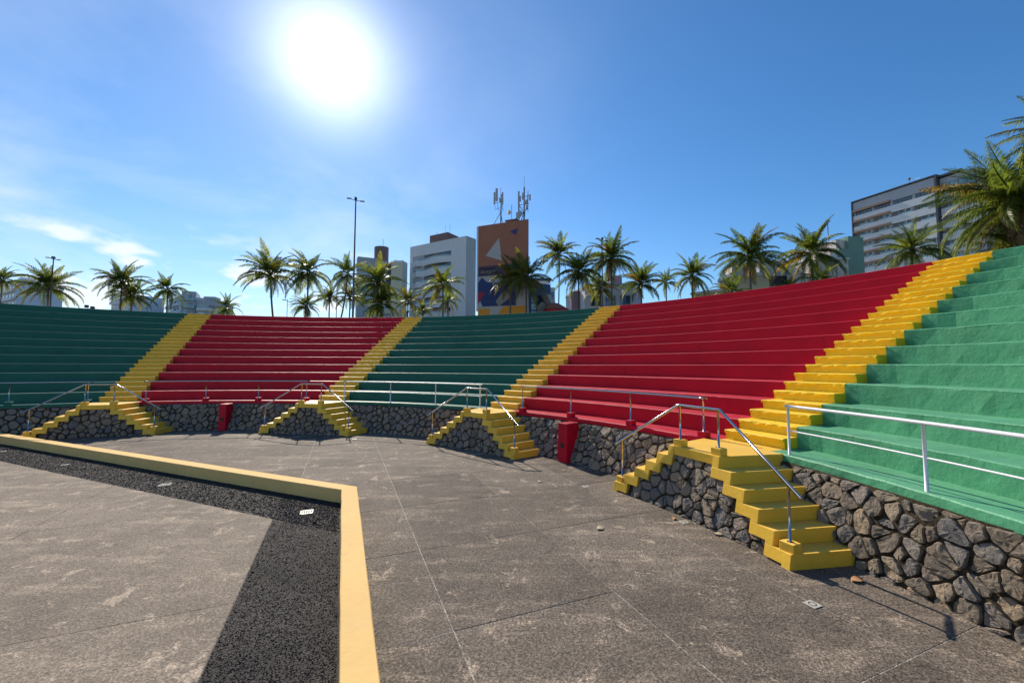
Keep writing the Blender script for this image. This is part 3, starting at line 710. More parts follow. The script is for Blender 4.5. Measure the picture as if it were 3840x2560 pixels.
# ------------------------------------------------------------------ far buildings
class Fac:
    """facade frame: u along the wall from a to b, d outwards (towards the bowl), z up"""
    def __init__(s, a, b):
        s.a = a; s.L = hypot(b[0]-a[0], b[1]-a[1]); s.u = ((b[0]-a[0])/s.L, (b[1]-a[1])/s.L); s.n = (s.u[1], -s.u[0])
    def __call__(s, u, d, z): return (s.a[0]+s.u[0]*u+s.n[0]*d, s.a[1]+s.u[1]*u+s.n[1]*d, z)
    def box(s, m, u0, u1, d0, d1, z0, z1): return m.box(u0, u1, d0, d1, z0, z1, s)
def fbox(F, name, mat, parent, u0, u1, d0, d1, z0, z1):
    m = MB(); F.box(m, u0, u1, d0, d1, z0, z1); return part(name, m, mat, parent)
def subpart(name, m, mat, parent): return part(name, m, mat, parent)
def window(F, t, u0, u1, z0, z1, gl, fr, d=0.0, mull=2):
    """frame proud of the wall, with its panes as sub-parts"""
    m = MB(); w = .07
    F.box(m, u0, u1, d+.0, d+.09, z1-w, z1); F.box(m, u0, u1, d, d+.09, z0, z0+w); F.box(m, u0, u0+w, d, d+.088, z0+w, z1-w); F.box(m, u1-w, u1, d, d+.088, z0+w, z1-w)
    for k in range(1, mull): x = u0+(u1-u0)*k/mull; F.box(m, x-w/2, x+w/2, d, d+.086, z0+w, z1-w)
    o = part('window', m, fr, t)
    for k in range(mull):
        x0 = u0+w+(u1-u0-w*2)*k/mull; x1 = u0+w+(u1-u0-w*2)*(k+1)/mull
        m = MB(); F.box(m, x0+.01, x1-.01, d-.04, d+.03+.006*((k*7) % 3), z0+w, z1-w); part('pane', m, gl, o)
    return o
BG = 'buildings behind the palms'
def bld(label, at, cat='building'): return thing('building', label, cat, (at[0], at[1], 1), 0, BG)

# white block with curved balconies
A, B, Cc = (-17.8, 110.5), (-1.1, 100.5), (1.1, 103.3)
F = Fac(A, B); t = bld('white apartment block with rows of curved balconies and a brown roof tank', A); LN = F.L; ZT = 35.7
m = MB(); m.prism([A, B, Cc, (Cc[0]-12.0, Cc[1]+9), (A[0]+2.0, A[1]+5)], 1, 24, None)
fbox(F, 'pier_wall', WWALL, t, 0, 1.1, -.3, .05, 1, ZT-.02); fbox(F, 'pier_wall', WWALL, t, 14.6, LN, -.3, .05, 1, ZT-.02)
m = MB(); m.prism([A, F(LN, -.3, 0)[:2], (Cc[0]-.3, Cc[1]+.3), (Cc[0]-10.0, Cc[1]+8), (A[0]+3.0, A[1]+6)], 1, ZT-.05); part('core', m, GWALL, t, fixn=True)
F2 = Fac(B, Cc); fbox(F2, 'side_wall', GWALL, t, .0, F2.L, -.3, .04, 1, ZT-.0)
fbox(F, 'parapet', WWALL, t, 1.1, 14.6, -.3, .05, ZT-3.05, ZT)
fl = [ZT-3.05-2.95*k for k in range(8)]
for r, zt in enumerate(fl):
    # glazed recess behind, wavy balcony in front
    zb = zt-1.35
    for (u0, u1, mt) in ((1.1, 2.5, GLASS), (2.5, 4.6, GLASS_DARK if r else TAUPE), (4.6, 7.2, TAUPE), (7.2, 8.4, GLASS_DARK), (8.4, 10.2, BRICKB), (10.2, 14.6, GLASS)):
        fbox(F, 'recess_panel' if mt in (TAUPE, BRICKB) else 'glazing', mt, t, u0, u1, -.3, -.08, zb, zt)
    m = MB(); n = 40; vs = []
    for i in range(n+1):
        u = 1.1+13.5*i/n; d = .06+.75*max(0, sin((u-1.9)/2.7*pi))*(1.9 < u < 4.6)+.85*max(0, sin((u-5.6)/8.6*pi))**.7*(5.6 < u < 14.2)
        for (dd, z) in ((-.3, zb-.02), (d, zb-.02), (d, zb-1.6), (-.3, zb-1.6)): vs.append(F(u, dd, z))
    m.add(vs, [(i*4+k, (i+1)*4+k, (i+1)*4+(k+1) % 4, i*4+(k+1) % 4) for i in range(n) for k in range(4)]+[(0, 1, 2, 3), (n*4+3, n*4+2, n*4+1, n*4)]); bo = part('balcony_wall', m, WWALL, t, fixn=True)
    m = MB(); pts = []
    for i in range(n+1):
        u = 1.15+13.4*i/n; d = .04+.75*max(0, sin((u-1.9)/2.7*pi))*(1.9 < u < 4.6)+.85*max(0, sin((u-5.6)/8.6*pi))**.7*(5.6 < u < 14.2); pts.append(F(u, d-.05, zb+.38))
    m.tube(pts, .035, 5); part('hand_bar', m, WHITE_METAL, bo)
    m = MB(); m.add([p for q in pts for p in (q, (q[0], q[1], zb-.02))], [(2*i, 2*i+2, 2*i+3, 2*i+1) for i in range(n)]); part('glass_rail', m, GLASS_TEAL, bo)
for r in range(3): window(F, t, 12.6, 14.2, fl[3+r]-1.25-.0, fl[3+r]-.05, GLASS, WHITE_METAL, .9, 1)
m = MB(); F.box(m, 6.3, 12.6, -5.5, -.9, ZT-.1, ZT+2.4); part('roof_tank', m, BROWN, t)
for u in (7.6, 8.1, 10.8, 12.4):
    m = MB(); m.tube([F(u, -2, ZT+2.4), F(u, -2, ZT+2.4+(1.2 if u < 9 else 2.6))], .03, 4); part('aerial', m, DARK_METAL, t)

# mural block with the masts
A, B = (5.6, 56.0), (12.8, 53.0); F = Fac(A, B); t = bld('tall orange-brown windowless block painted with triangles and a colourful lower mural', A)
m = MB(); m.prism([F(.12, -.02, 0)[:2], F(7.8, -.02, 0)[:2], F(5.2, -5, 0)[:2], F(.12, -5, 0)[:2]], 1, 16.2); part('base_wall', m, M_PALE, t, fixn=True)
m = MB(); m.prism([F(.12, 0, 0)[:2], F(7.8, 0, 0)[:2], F(5.2, -5, 0)[:2], F(.12, -5, 0)[:2]], 16.83, 22.75); part('upper_wall', m, ORANGE, t, fixn=True)
fbox(F, 'edge_strip', WWALL, t, -.14, .118, -5, .03, 10.5, 22.72)
m = MB(); F.box(m, .12, 7.8, 0, .03, 15.42, 15.72); F.box(m, .12, 7.8, 0, .03, 16.72, 16.828); F.box(m, .12, .54, 0, .03, 15.72, 16.72); F.box(m, 1.66, 1.85, 0, .03, 15.72, 16.72); F.box(m, 2.75, 7.8, -.2, .028, 15.72, 16.72); m.prism([F(2.6, -.21, 0)[:2], F(7.7, -.21, 0)[:2], F(5.2, -5, 0)[:2], F(2.6, -5, 0)[:2]], 16.2, 16.83)
F.box(m, .54, 1.66, 0, .03, 16.5, 16.72); F.box(m, 1.85, 2.75, 0, .03, 16.5, 16.72)
F.box(m, .54, 1.66, 0, .03, 15.72, 15.9); F.box(m, 1.85, 2.75, 0, .03, 15.72, 15.9)
part('plum_band', m, LATT, t)
m = MB()
for (ua, ub) in ((.54, 1.66), (1.85, 2.75)):
    n = int(round((ub-ua)/.19))
    for k in range(1, n): u = ua+(ub-ua)*k/n; F.box(m, u-.035, u+.035, 0, .03, 15.9, 16.5)
    for k in range(1, 3): z = 15.9+.6*k/3; F.box(m, ua, ub, .001, .029, z-.035, z+.035)
part('lattice', m, LATT, t)
def shape(pts, mat, d, nm='painted_shape'):
    m = MB(); vs = [F(u, d, z) for u, z in pts]+[F(u, d-.012, z) for u, z in pts]; n = len(pts)
    m.add(vs, [tuple(range(n)), tuple(range(2*n-1, n-1, -1))]+[(i, n+i, n+(i+1) % n, (i+1) % n) for i in range(n)]); part(nm, m, mat, t, fixn=True)
shape([(3.37, 20.66), (1.31, 18.32), (3.81, 17.4)], M_PALE, .012)
shape([(6.27, 21.71), (5.01, 21.37), (5.92, 20.75)], M_NAVY, .012)
shape([(.13, 14.55), (.75, 15.28), (1.51, 14.54), (3.0, 14.3), (5.93, 14.2), (5.94, 11.0), (.65, 11.1), (.13, 12.1)], M_NAVY, .010)
shape([(3.6, 15.3), (7.78, 15.2), (7.78, 13.2), (5.95, 13.2), (5.95, 14.22), (3.0, 14.32)], M_TAN, .010)
shape([(2.0, 15.3), (2.9, 15.33), (2.6, 13.6)], M_TAN, .014)
shape([(.13, 13.17), (1.2, 13.06), (.13, 11.56)], M_RED, .014)
shape([(.5, 11.94), (.13, 11.29), (.13, 10.86), (.95, 10.85)], M_PALE, .016)
shape([(.13, 10.78), (1.98, 10.79), (1.98, 8), (.13, 8)], M_YEL, .012)
shape([(3.99, 10.95), (7.6, 10.88), (7.6, 8), (1.99, 8)], M_YEL, .012)
shape([(6.0, 13.17), (7.78, 13.16), (7.78, 10.9), (6.5, 10.94)], M_PALE, .012)
shape([(4.2, 13.3), (5.2, 12.2), (3.4, 11.0), (2.9, 11.7)], M_TAN, .015)
# annexe with blue mural, slanted wing and red drum
A2, B2 = (12.9, 53.6), (16.3, 55.6)
F = Fac(A2, B2); t = bld('low annexe with blue painted wall, slanting grey roof slab and dark red drum', A2)
m = MB(); m.prism([F(0, 0, 0)[:2], F(3.6, 0, 0)[:2], F(3.6, -4, 0)[:2], F(0, -4, 0)[:2]], 1, 14.2); part('blue_wall', m, M_BLUE, t, fixn=True)
for k in range(4): window(F, t, .35, 1.05, 9.4+1.05*k, 10.2+1.05*k, GLASS_TEAL, WHITE_METAL, 0.005, 1)
def shape2(pts, mat, d0, d1, nm):
    m = MB(); vs = [F(u, d1, z) for u, z in pts]+[F(u, d0, z) for u, z in pts]; n = len(pts)
    m.add(vs, [tuple(range(n)), tuple(range(2*n-1, n-1, -1))]+[(i, n+i, n+(i+1) % n, (i+1) % n) for i in range(n)]); part(nm, m, mat, t, fixn=True)
shape2([(1.2, 12.5), (2.0, 12.5), (4.3, 8.4), (1.2, 8.4)], M_BLK, .006, .03, 'painted_shape')
shape2([(1.15, 8.4), (1.15, 10.9), (1.9, 11.6), (2.9, 10.8), (2.6, 8.4)], M_TAN, .032, .5, 'tan_gable')
shape2([(1.9, 12.5), (2.5, 12.5), (5.0, 9.6), (5.0, 8.0), (4.5, 8.4)], GWALL, .04, 1.4, 'slanting_slab')
m = MB(); cx, cy = 16.6, 53.2; n = 20
m.prism([(cx+1.55*cos(2*pi*k/n), cy+1.55*sin(2*pi*k/n)) for k in range(n)], 1, 10.35); part('drum', m, M_RED, t, fixn=True)
m = MB(); vs = [(cx+1.7*cos(2*pi*k/n), cy+1.7*sin(2*pi*k/n), 10.35) for k in range(n)]+[(cx-.4+.7*cos(2*pi*k/n), cy+.7*sin(2*pi*k/n), 11.15) for k in range(n)]
m.add(vs, [(k, (k+1) % n, n+(k+1) % n, n+k) for k in range(n)]+[tuple(range(n, 2*n)), tuple(range(n-1, -1, -1))]); part('drum_roof', m, ROOFB, t)

# masts on the roof of the mural block
F = Fac((5.6, 56.0), (12.8, 53.0))
def mast(label, parts_, base):
    t = thing('antenna_mast', label, 'antenna', F(base, -.8, 22.76), 0, 'antenna masts on the mural block')
    for kind, a in parts_:
        if kind in ('pole', 'strut', 'cable'):
            m = MB(); m.tube([F(u, -.8+d, z) for u, d, z in a[0]], a[1], 6); part(kind, m, DARK_METAL if kind == 'cable' else POLE, t)
        elif kind == 'panel':
            u, d, z0, z1, w = a; m = MB(); F.box(m, u-w/2, u+w/2, -.8+d-.06, -.8+d+.08, z0, z1); me = bevel(m.mesh('panel_antenna', GWALL, wloc(t)), .02); o = bpy.data.objects.new('panel_antenna', me); COL.objects.link(o); o.parent = t
        elif kind == 'box':
            u, d, z0, z1, w = a; m = MB(); F.box(m, u-w/2, u+w/2, -.8+d-.12, -.8+d+.12, z0, z1); part('radio_unit', m, GWALL, t)
mast('left mast on the mural block with three tall pale panel antennas', [('pole', ([(3.3, 0, 22.7), (3.3, 0, 27.2)], .085)), ('pole', ([(3.3, .05, 26.5), (3.28, .05, 28.2)], .03)), ('strut', ([(3.25, 0, 24.6), (2.2, .3, 22.75)], .045)), ('strut', ([(3.25, 0, 24.5), (2.9, -.7, 22.75)], .045)), ('strut', ([(3.3, 0, 24.4), (3.7, .3, 22.8)], .045)),
      ('panel', (2.42, .35, 25.75, 27.55, .22)), ('panel', (2.86, .55, 26.1, 27.95, .34)), ('panel', (3.68, .3, 25.6, 27.35, .22)), ('strut', ([(2.42, .3, 26.6), (3.68, .25, 26.6)], .035)), ('strut', ([(2.42, .3, 26.0), (3.68, .25, 26.0)], .035)), ('box', (3.32, .2, 26.1, 26.6, .34)),
      ('cable', ([(2.45, .3, 25.7), (2.6, .3, 25.0), (3.2, .1, 25.3)], .03)), ('cable', ([(2.86, .3, 26.0), (2.95, .3, 25.1), (3.3, .1, 24.6)], .03)), ('cable', ([(3.68, .3, 25.6), (3.75, .3, 24.7), (3.35, .1, 24.4)], .03)), ('cable', ([(3.55, .3, 25.6), (3.6, .3, 24.9), (3.3, .1, 24.6)], .025))], 3.3)
mast('right taller mast on the mural block with many small antennas and a thin top rod', [('pole', ([(6.85, 0, 22.7), (6.85, 0, 27.7)], .10)), ('pole', ([(6.85, 0, 27.6), (6.85, 0, 29.2)], .025)), ('pole', ([(6.15, .1, 23.0), (6.15, .1, 27.2)], .04)), ('pole', ([(7.45, .1, 24.1), (7.45, .1, 27.0)], .04)),
      ('strut', ([(6.8, 0, 24.3), (5.9, .3, 22.8)], .05)), ('strut', ([(6.85, 0, 24.4), (6.4, -.6, 22.8)], .05)), ('strut', ([(6.85, 0, 24.4), (6.6, .5, 22.8)], .05)), ('strut', ([(5.1, .2, 22.95), (6.7, .2, 24.0)], .05)),
      ('panel', (6.12, .3, 25.3, 27.1, .16)), ('panel', (6.35, .25, 25.6, 26.4, .2)), ('panel', (6.8, .3, 25.8, 26.8, .28)), ('panel', (7.8, .25, 25.55, 26.4, .2)), ('panel', (7.5, .3, 25.6, 26.4, .16)), ('panel', (6.12, .3, 24.0, 24.9, .14)),
      ('box', (6.0, .3, 23.3, 24.1, .42)), ('box', (6.4, .3, 23.6, 24.2, .34)), ('box', (7.35, .2, 24.4, 24.95, .28)), ('box', (7.0, .2, 25.1, 25.6, .3)), ('box', (7.3, .25, 25.2, 25.7, .26)), ('box', (6.15, .25, 24.9, 25.3, .2)),
      ('strut', ([(6.1, .1, 26.3), (7.85, .1, 26.3)], .035)), ('strut', ([(6.1, .1, 25.2), (7.6, .1, 25.2)], .035)), ('strut', ([(6.1, .1, 24.4), (7.5, .1, 24.4)], .03)),
      ('cable', ([(6.2, .3, 25.3), (6.5, .3, 24.5), (6.8, .1, 24.8)], .03)), ('cable', ([(7.4, .2, 25.3), (7.1, .2, 24.2), (6.9, .1, 23.2)], .03)), ('cable', ([(6.4, .3, 24.9), (6.75, .3, 24.3), (6.8, .1, 23.6)], .025))], 6.85)
t = thing('dish_antenna', 'small round dish on a thin pole between the two masts of the mural block', 'antenna', F(4.95, -.8, 22.76))
m = MB(); m.tube([F(4.95, -.8, 22.7), F(4.95, -.8, 25.45)], .035, 6); part('pole', m, DARK_METAL, t)
m = MB(); m.tube([F(4.85, -.75, 24.3), F(4.72, -.6, 24.32), F(4.55, -.45, 24.34)], [.10, .30, .32], 14); part('dish', m, CREAM, t)
t = thing('roof_box', 'low brown box on the roof edge of the mural block between masts', 'roof box', F(5.0, -1.2, 22.76))
m = MB(); F.box(m, 4.1, 5.8, -2.2, -.6, 22.7, 23.2); part('box_body', m, BROWN, t); m = MB(); F.box(m, 4.0, 5.9, -2.3, -.5, 23.2, 23.27); part('lid', m, ROOFB, t)

# faceted tower left of the white block
pts = [(-30.2, 104.8), (-25.7, 107.0), (-23.4, 107.3), (-21.6, 107.4), (-18.9, 106.9), (-19.4, 112.7)]
t = bld('grey and cream tower with a plum rooftop tank between palms and the white block', pts[0])
for k, (i, j, mt, zt) in enumerate(((0, 1, GWALL, 31.5), (1, 2, GWALL, 30.9), (2, 3, SLATE, 30.3), (3, 4, WWALL, 31.0), (4, 5, CREAM, 30.4))):
    F = Fac(pts[i], pts[j]); fbox(F, 'wall', mt, t, 0, F.L, -3, 0, 1, zt)
    if mt is WWALL:
        for q in range(5): window(F, t, .9, 1.35, 27.6-2.1*q, 28.1-2.1*q, GLASS_DARK, SLATE, .005, 1)
    if mt is CREAM:
        for q in range(6): window(F, t, .3, 1.9, 27.4-2.1*q, 28.7-2.1*q, GLASS, TAUPE, .005, 1); window(F, t, 3.4, 4.4, 26.9-2.1*q, 28.2-2.1*q, GLASS_DARK, TAUPE, .005, 1)
    if mt is GWALL and k == 0:
        for q in range(5): window(F, t, 1.2, 3.2, 27.8-2.9*q, 29.1-2.9*q, GLASS, WHITE_METAL, .005, 2)
m = MB(); n = 10; m.prism([(-25.2+1.9*cos(2*pi*k/n+.3), 108.6+1.6*sin(2*pi*k/n+.3)) for k in range(n)], 29, 35.0); part('roof_tank', m, BROWN, t, fixn=True)
m = MB(); m.tube([(-24.6, 108, 35), (-24.6, 108, 37.2)], .05, 4); part('aerial', m, DARK_METAL, t)
F = Fac((-22.5, 96), (-16.2, 95)); t = bld('small cream roof house low behind the palms left of the white block', (-22.5, 96)); fbox(F, 'wall', CREAM, t, 0, 6.4, -5, 0, 1, 16.0); fbox(F, 'roof_edge', WWALL, t, -.2, 6.6, -5.2, .2, 16, 16.3); window(F, t, 2.2, 4.2, 13.6, 15.2, GLASS, TAUPE, .005, 2)

# big hotel at right
A, B = (106.0, 110.9), (112.5, 94.0); F = Fac(A, B); t = bld('large grey and white building with brown slatted strips and long window rows', A); LN = F.L; ZT = 48.7; ns = 10
def strips(F, t, u0, u1, ZT, first, pitch, wins, slat=None, dark0=True):
    fbox(F, 'core_wall', GWALL, t, u0, u1, -14, -.25, 1, ZT-.1)
    fbox(F, 'top_panel', GWALL, t, u0+.02, u1-.02, -.25, -.02, ZT-first, ZT-.25)
    for r in range(ns):
        z1 = ZT-first-pitch*r; z0 = z1-1.2
        if z0 < 4: break
        fbox(F, 'spandrel', WWALL, t, u0+.02, u1-.02, -.25, .12, z1-pitch, z0-.001)
        if slat: fbox(F, 'slat_strip', BRICKB, t, u0+.02, slat, .12, .38, z1-pitch, z1-pitch+.55)
        for (a, b, k) in wins:
            if (r > 0) and k == 'w':
                fbox(F, 'taupe_panel', TAUPE, t, a, a+(b-a)*.28, -.25, -.1, z0, z1)
                w0 = a+(b-a)*.30
                for q in range(2):
                    ww = (b-w0)/2; window(F, t, w0+q*ww+.1, w0+(q+1)*ww-.25, z0, z1-.02, GLASS_DARK, WHITE_METAL if q else GWALL, -.2, 1)
                m = MB(); F.box(m, w0, b, .0, .03, z0, z0+.42); part('glass_rail', m, GLASS_TEAL, t)
            else: window(F, t, a+(b-a)*.1, b-.1, z0, z1-.02, GLASS, SLATE, -.2, 4)
strips(F, t, .3, LN-.4, ZT, 2.9, 3.02, [(.5, 4.6, 'w'), (4.9, 8.7, 'w'), (9.0, 13.2, 'w'), (13.5, 17.6, 'w')], slat=8.8)
fbox(F, 'slat_strip', BRICKB, t, .3, 8.8, -.02, .38, ZT-3.0, ZT-2.45)
fbox(F, 'edge_frame', SLATE, t, 0, .3, -14, .3, 1, ZT-.02); fbox(F, 'edge_frame', SLATE, t, LN-.4, LN, -14, .35, 1, ZT-.02); fbox(F, 'roof_frame', SLATE, t, 0, LN, -14, .3, ZT-.02, ZT+.25)
F1 = F; F = Fac(F1(LN+.03, -.9, 0)[:2], F1(LN+6.5, -.9, 0)[:2])
strips(F, t, .05, F.L, ZT-.6, 3.4, 3.02, [(.3, 3.2, 'w'), (3.4, 6.3, 'w')])
fbox(F, 'roof_frame', SLATE, t, -.2, 4.0, -14, .5, ZT-.55, ZT-.05); window(F, t, .3, 6.2, ZT-3.9, ZT-2.2, GLASS_TEAL, SLATE, -.02, 4)
F = Fac(A, B); t2 = thing('roof_railing', 'thin pale roof railing and aerial on top of the large slatted building', 'railing', F(11.5, -2, ZT+.25))
m = MB(); 
for k in range(7): m.tube([F(8.2+k*1.0, -2, ZT+.2), F(8.2+k*1.0, -2, ZT+1.5)], .035, 4)
for z in (.8, 1.5): m.tube([F(8.2, -2, ZT+z), F(14.2, -2, ZT+z)], .035, 4)
part('rail', m, WHITE_METAL, t2, kind='stuff'); m = MB(); m.tube([F(12.0, -2, ZT+.2), F(12.0, -2, ZT+2.2)], .05, 4); m.box(*(F(12, -2, 0)[0]-.25, F(12, -2, 0)[0]+.25, F(12, -2, 0)[1]-.2, F(12, -2, 0)[1]+.2), ZT+1.9, ZT+2.3); part('aerial', m, DARK_METAL, t2)

# sage green building with stained flank
A, B = (61.4, 59.4), (63.7, 59.9); F = Fac(A, B); t = bld('sage green building with a rust stained white flank beside the large slatted building', A)
fbox(F, 'tower_wall', SAGE, t, .3, 3.2, -6, 0, 1, 22.6); fbox(F, 'lower_wall', SAGE, t, -1.5, .3, -6, -.01, 1, 20.6); fbox(F, 'stained_wall', STAIN, t, -2.9, -1.5, -7, -.2, 1, 20.2); fbox(F, 'stained_block', STAIN, t, -1.4, .28, -4, -.5, 20.6, 22.1)
fbox(F, 'ledge_strip', WWALL, t, -.2, 3.3, 0, .12, 15.4, 15.6); window(F, t, 1.4, 2.9, 13.2, 15.1, GLASS_BLUE, SLATE, .005, 2)
m = MB(); m.tube([F(-1.0, -2, 22), F(-1.0, -2, 25.0)], .06, 5); part('aerial', m, POLE, t)
F0 = Fac((53.5, 58), (60.5, 58.2)); t = bld('white weathered low wing left of the sage green tower', (53.5, 58)); fbox(F0, 'wall', STAIN, t, 1.2, 7.0, -5, 0, 1, 18.6); fbox(F0, 'roof_edge', WWALL, t, 1.0, 7.1, -5.1, .15, 18.6, 18.9)
# long grey building with curved corner
t = bld('long low grey building with a dark window strip and rounded blue glass corner', (38, 40))
pl = [(50.4, 63.3), (54.3, 63.2), (60.2, 63.6), (62.7, 64.4), (64.7, 65.8), (66.3, 67.6), (67.0, 70.1)]
for i in range(len(pl)-1):
    F = Fac(pl[i], pl[i+1]); cur = i >= 2
    fbox(F, 'upper_wall', GWALL, t, -.02, F.L+.02, -6, 0, 17.3, 19.6); fbox(F, 'roof_edge', WWALL, t, -.02, F.L+.04, -6, .12, 19.6, 19.78)
    if not cur: fbox(F, 'lower_wall', GWALL, t, -.02, F.L+.02, -6, 0, 1, 15.6); window(F, t, .0, F.L, 15.62, 17.28, GLASS_DARK, SLATE, -.1, 4); 
    else: window(F, t, .0, F.L, 12.0, 17.28, GLASS_BLUE, SLATE, -.1, 2); fbox(F, 'lower_wall', GWALL, t, -.02, F.L+.02, -6, 0, 1, 11.98)
t_ = Fac(pl[0], pl[1]); fbox(t_, 'white_end_wall', WWALL, t, -1.6, -.03, -4, .1, 1, 15.2)
# low houses in the middle distance
t = bld('white low building with a rounded rose bay behind the palms', (21.3, 79.2))
F = Fac((21.3, 79.2), (23.3, 69.3)); fbox(F, 'wall', WWALL, t, 0, F.L, -6, 0, 1, 16.1); fbox(F, 'parapet', GWALL, t, 0, F.L, -.3, .06, 16.1, 16.8)
for k in range(3): window(F, t, 1.2+2.3*k, 2.4+2.3*k, 11.2, 13.3, GLASS, SLATE, .005, 2)
F = Fac((23.3, 69.3), (31.4, 68.4)); fbox(F, 'wall', WWALL, t, 0, F.L, -6, 0, 1, 16.6); fbox(F, 'roof_edge', GWALL, t, -.1, F.L+.1, -6, .15, 16.6, 17.1)
m = MB(); n = 14; cx, cy = 22.6, 72.8; m.prism([(cx+1.35*cos(2*pi*k/n), cy+1.35*sin(2*pi*k/n)) for k in range(n)], 1, 16.3); part('rounded_bay', m, PLUM, t, fixn=True)
for k in range(3): window(F, t, 1.0+2.5*k, 2.8+2.5*k, 13.2, 15.0, GLASS_BLUE, GWALL, .005, 2)
F = Fac((30, 75), (35, 76.5)); fbox(F, 'rear_block', GWALL, t, 0, 6, -5, 0, 1, 17.9); m = MB(); F.box(m, .3, 2.2, -3, -1, 17.9, 20.2); part('roof_tank', m, PLUM, t)
t = bld('grey blue block with white top floor right of the mural block', (13.8, 83)); F = Fac((13.8, 82.8), (19.6, 83.4)); fbox(F, 'wall', GWALL, t, 0, 5.8, -6, 0, 1, 19.2); fbox(F, 'top_floor', WWALL, t, .0, 4.6, -6, -.2, 19.2, 20.6); fbox(F, 'roof_edge', SLATE, t, -.2, 5.0, -6, .2, 20.6, 21.1)
for k in range(4): window(F, t, 4.3, 5.5, 16.6-2.6*k, 18.2-2.6*k, GLASS_DARK, SLATE, .005, 1)
t = bld('pale low houses with flat roofs between the palms above the red block', (36.4, 72.5)); F = Fac((33, 76), (40.7, 66.0)); fbox(F, 'wall', WWALL, t, 0, F.L, -6, 0, 1, 13.6); window(F, t, 4.2, 5.8, 11.4, 12.9, GLASS, WHITE_METAL, .005, 2); window(F, t, 7.6, 9.2, 11.4, 12.9, GLASS, WHITE_METAL, .005, 2)
F = Fac((40.7, 66.0), (45.0, 60.5)); fbox(F, 'tan_wall', CREAM, t, 0, F.L, -5, 0, 1, 14.6); fbox(F, 'tan_roof', WWALL, t, -.2, F.L+.2, -5, .3, 14.6, 15.0)
t = bld('cream gabled house just left of the long grey building', (39.2, 58.3)); F = Fac((41.0, 54.5), (45.6, 54.0)); fbox(F, 'wall', CREAM, t, 0, 5, -4, 0, 1, 15.2); fbox(F, 'cornice', WWALL, t, -.2, 5.2, -4.2, .25, 15.2, 15.7); fbox(F, 'upper_room', STAIN, t, .3, 2.6, -3.5, -.4, 15.7, 17.1)
# faint far towers at left
def far_tower(A, B, zt, label, mats, rows, core=None):
    F = Fac(A, B); t = bld(label, A); fbox(F, 'wall', mats[0], t, 0, F.L, -10, 0, 1, zt)
    for r in range(rows):
        z = zt-1.2-2.6*r
        fbox(F, 'balcony_band', mats[1], t, .3, F.L-.3, 0, .8, z-2.2, z-1.3)
        nw = max(2, int(F.L/3.2))
        for k in range(nw): u = .5+(F.L-1)*k/nw; window(F, t, u, u+(F.L-1)/nw*.7, z-1.25, z, GLASS if k % 2 else GLASS_TEAL, HAZE_PALE, .005, 1)
    if core: m = MB(); F.box(m, core[0], core[1], -6, -2, zt, zt+core[2]); part('roof_tank', m, mats[0], t)
    return F, t
far_tower((-157.8, 131.5), (-142.5, 123.5), 28.7, 'pale hazy apartment tower behind the leftmost palms', (HAZE_PALE, HAZE_PALE), 5, (8, 12, 2))
far_tower((-129.6, 140.4), (-119.6, 137.4), 27.0, 'plain pale far building mostly behind a palm crown', (HAZE_PALE, WWALL), 3)
far_tower((-118.4, 149.8), (-103.8, 138.5), 26.7, 'white far building with teal glazed corner right of a palm', (WWALL, HAZE_PALE), 4)
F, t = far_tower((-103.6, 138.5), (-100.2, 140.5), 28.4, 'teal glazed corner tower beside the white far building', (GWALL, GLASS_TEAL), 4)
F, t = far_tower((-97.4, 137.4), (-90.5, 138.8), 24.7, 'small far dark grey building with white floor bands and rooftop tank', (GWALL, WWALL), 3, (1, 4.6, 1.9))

# ------------------------------------------------------------------ lamp posts
def lamp(x, y, zt, label, arm=.75, box=True, r=.1, rz=.2):
    t = thing('street_lamp', label, 'lamp post', (x, y, 1), rz, 'street lamps behind the seats')
    m = MB(); m.tube([(0, 0, 0), (0, 0, (zt-1)*.55), (0, 0, (zt-1)*.56), (0, 0, zt-1)], [r*1.15, r*.95, r*.85, r*.6], 10); lpart('post', m, POLE, t)
    for s_ in (-1, 1):
        m = MB(); m.tube([(0, 0, zt-1.35), (s_*arm*.5, 0, zt-1.28-s_*.08)], .035, 6); lpart('arm', m, DARK_METAL, t)
        m = MB(); m.box(-.26, .26, -.12, .12, -.045, .045); me = bevel(m.mesh('lamp_head', DARK_METAL), .02); lpart('lamp_head', me, None, t, (s_*(arm*.5+.25), 0, zt-1.25-s_*.12))
    if box:
        m = MB(); m.box(-.13, .13, -.2, .14, zt-1.25, zt-.97); lpart('control_box', m, DARK_METAL, t)
lamp(-8.2, 46.2, 22.8, 'tallest street lamp rising between palms left of the white block', 1.0, r=.12)
lamp(-51.9, 53.2, 17.4, 'street lamp behind the palm above the leftmost green block', .75)
lamp(22.6, 52.2, 19.9, 'street lamp behind the palms right of the mural block', .8)
lamp(-22.6, 58.2, 12.5, 'short thin lamp pole under the palm crown at the left red block', .35, False, .06)
lamp(-16.2, 60.2, 16.0, 'thin pale pole among the palm trunks left of the tallest lamp', .3, False, .07)
t = thing('floodlight', 'small black floodlight fixture on the rim of the leftmost green block', 'floodlight', (-14.9, 22.7, 6.0), .6)
m = MB(); m.box(-.09, .09, -.07, .07, .17, .33); lpart('lamp_head', bevel(m.mesh('lamp_head', DARK_METAL), .012), None, t, (-.12, 0, 0), .4); m = MB(); m.box(-.09, .09, -.07, .07, .13, .27); lpart('lamp_head', bevel(m.mesh('lamp_head', DARK_METAL), .012), None, t, (.14, 0, 0), -.3)
m = MB(); m.box(-.16, .16, -.02, .02, .10, .13); m.box(-.015, .015, -.015, .015, -.02, .10); lpart('bracket', m, DARK_METAL, t)

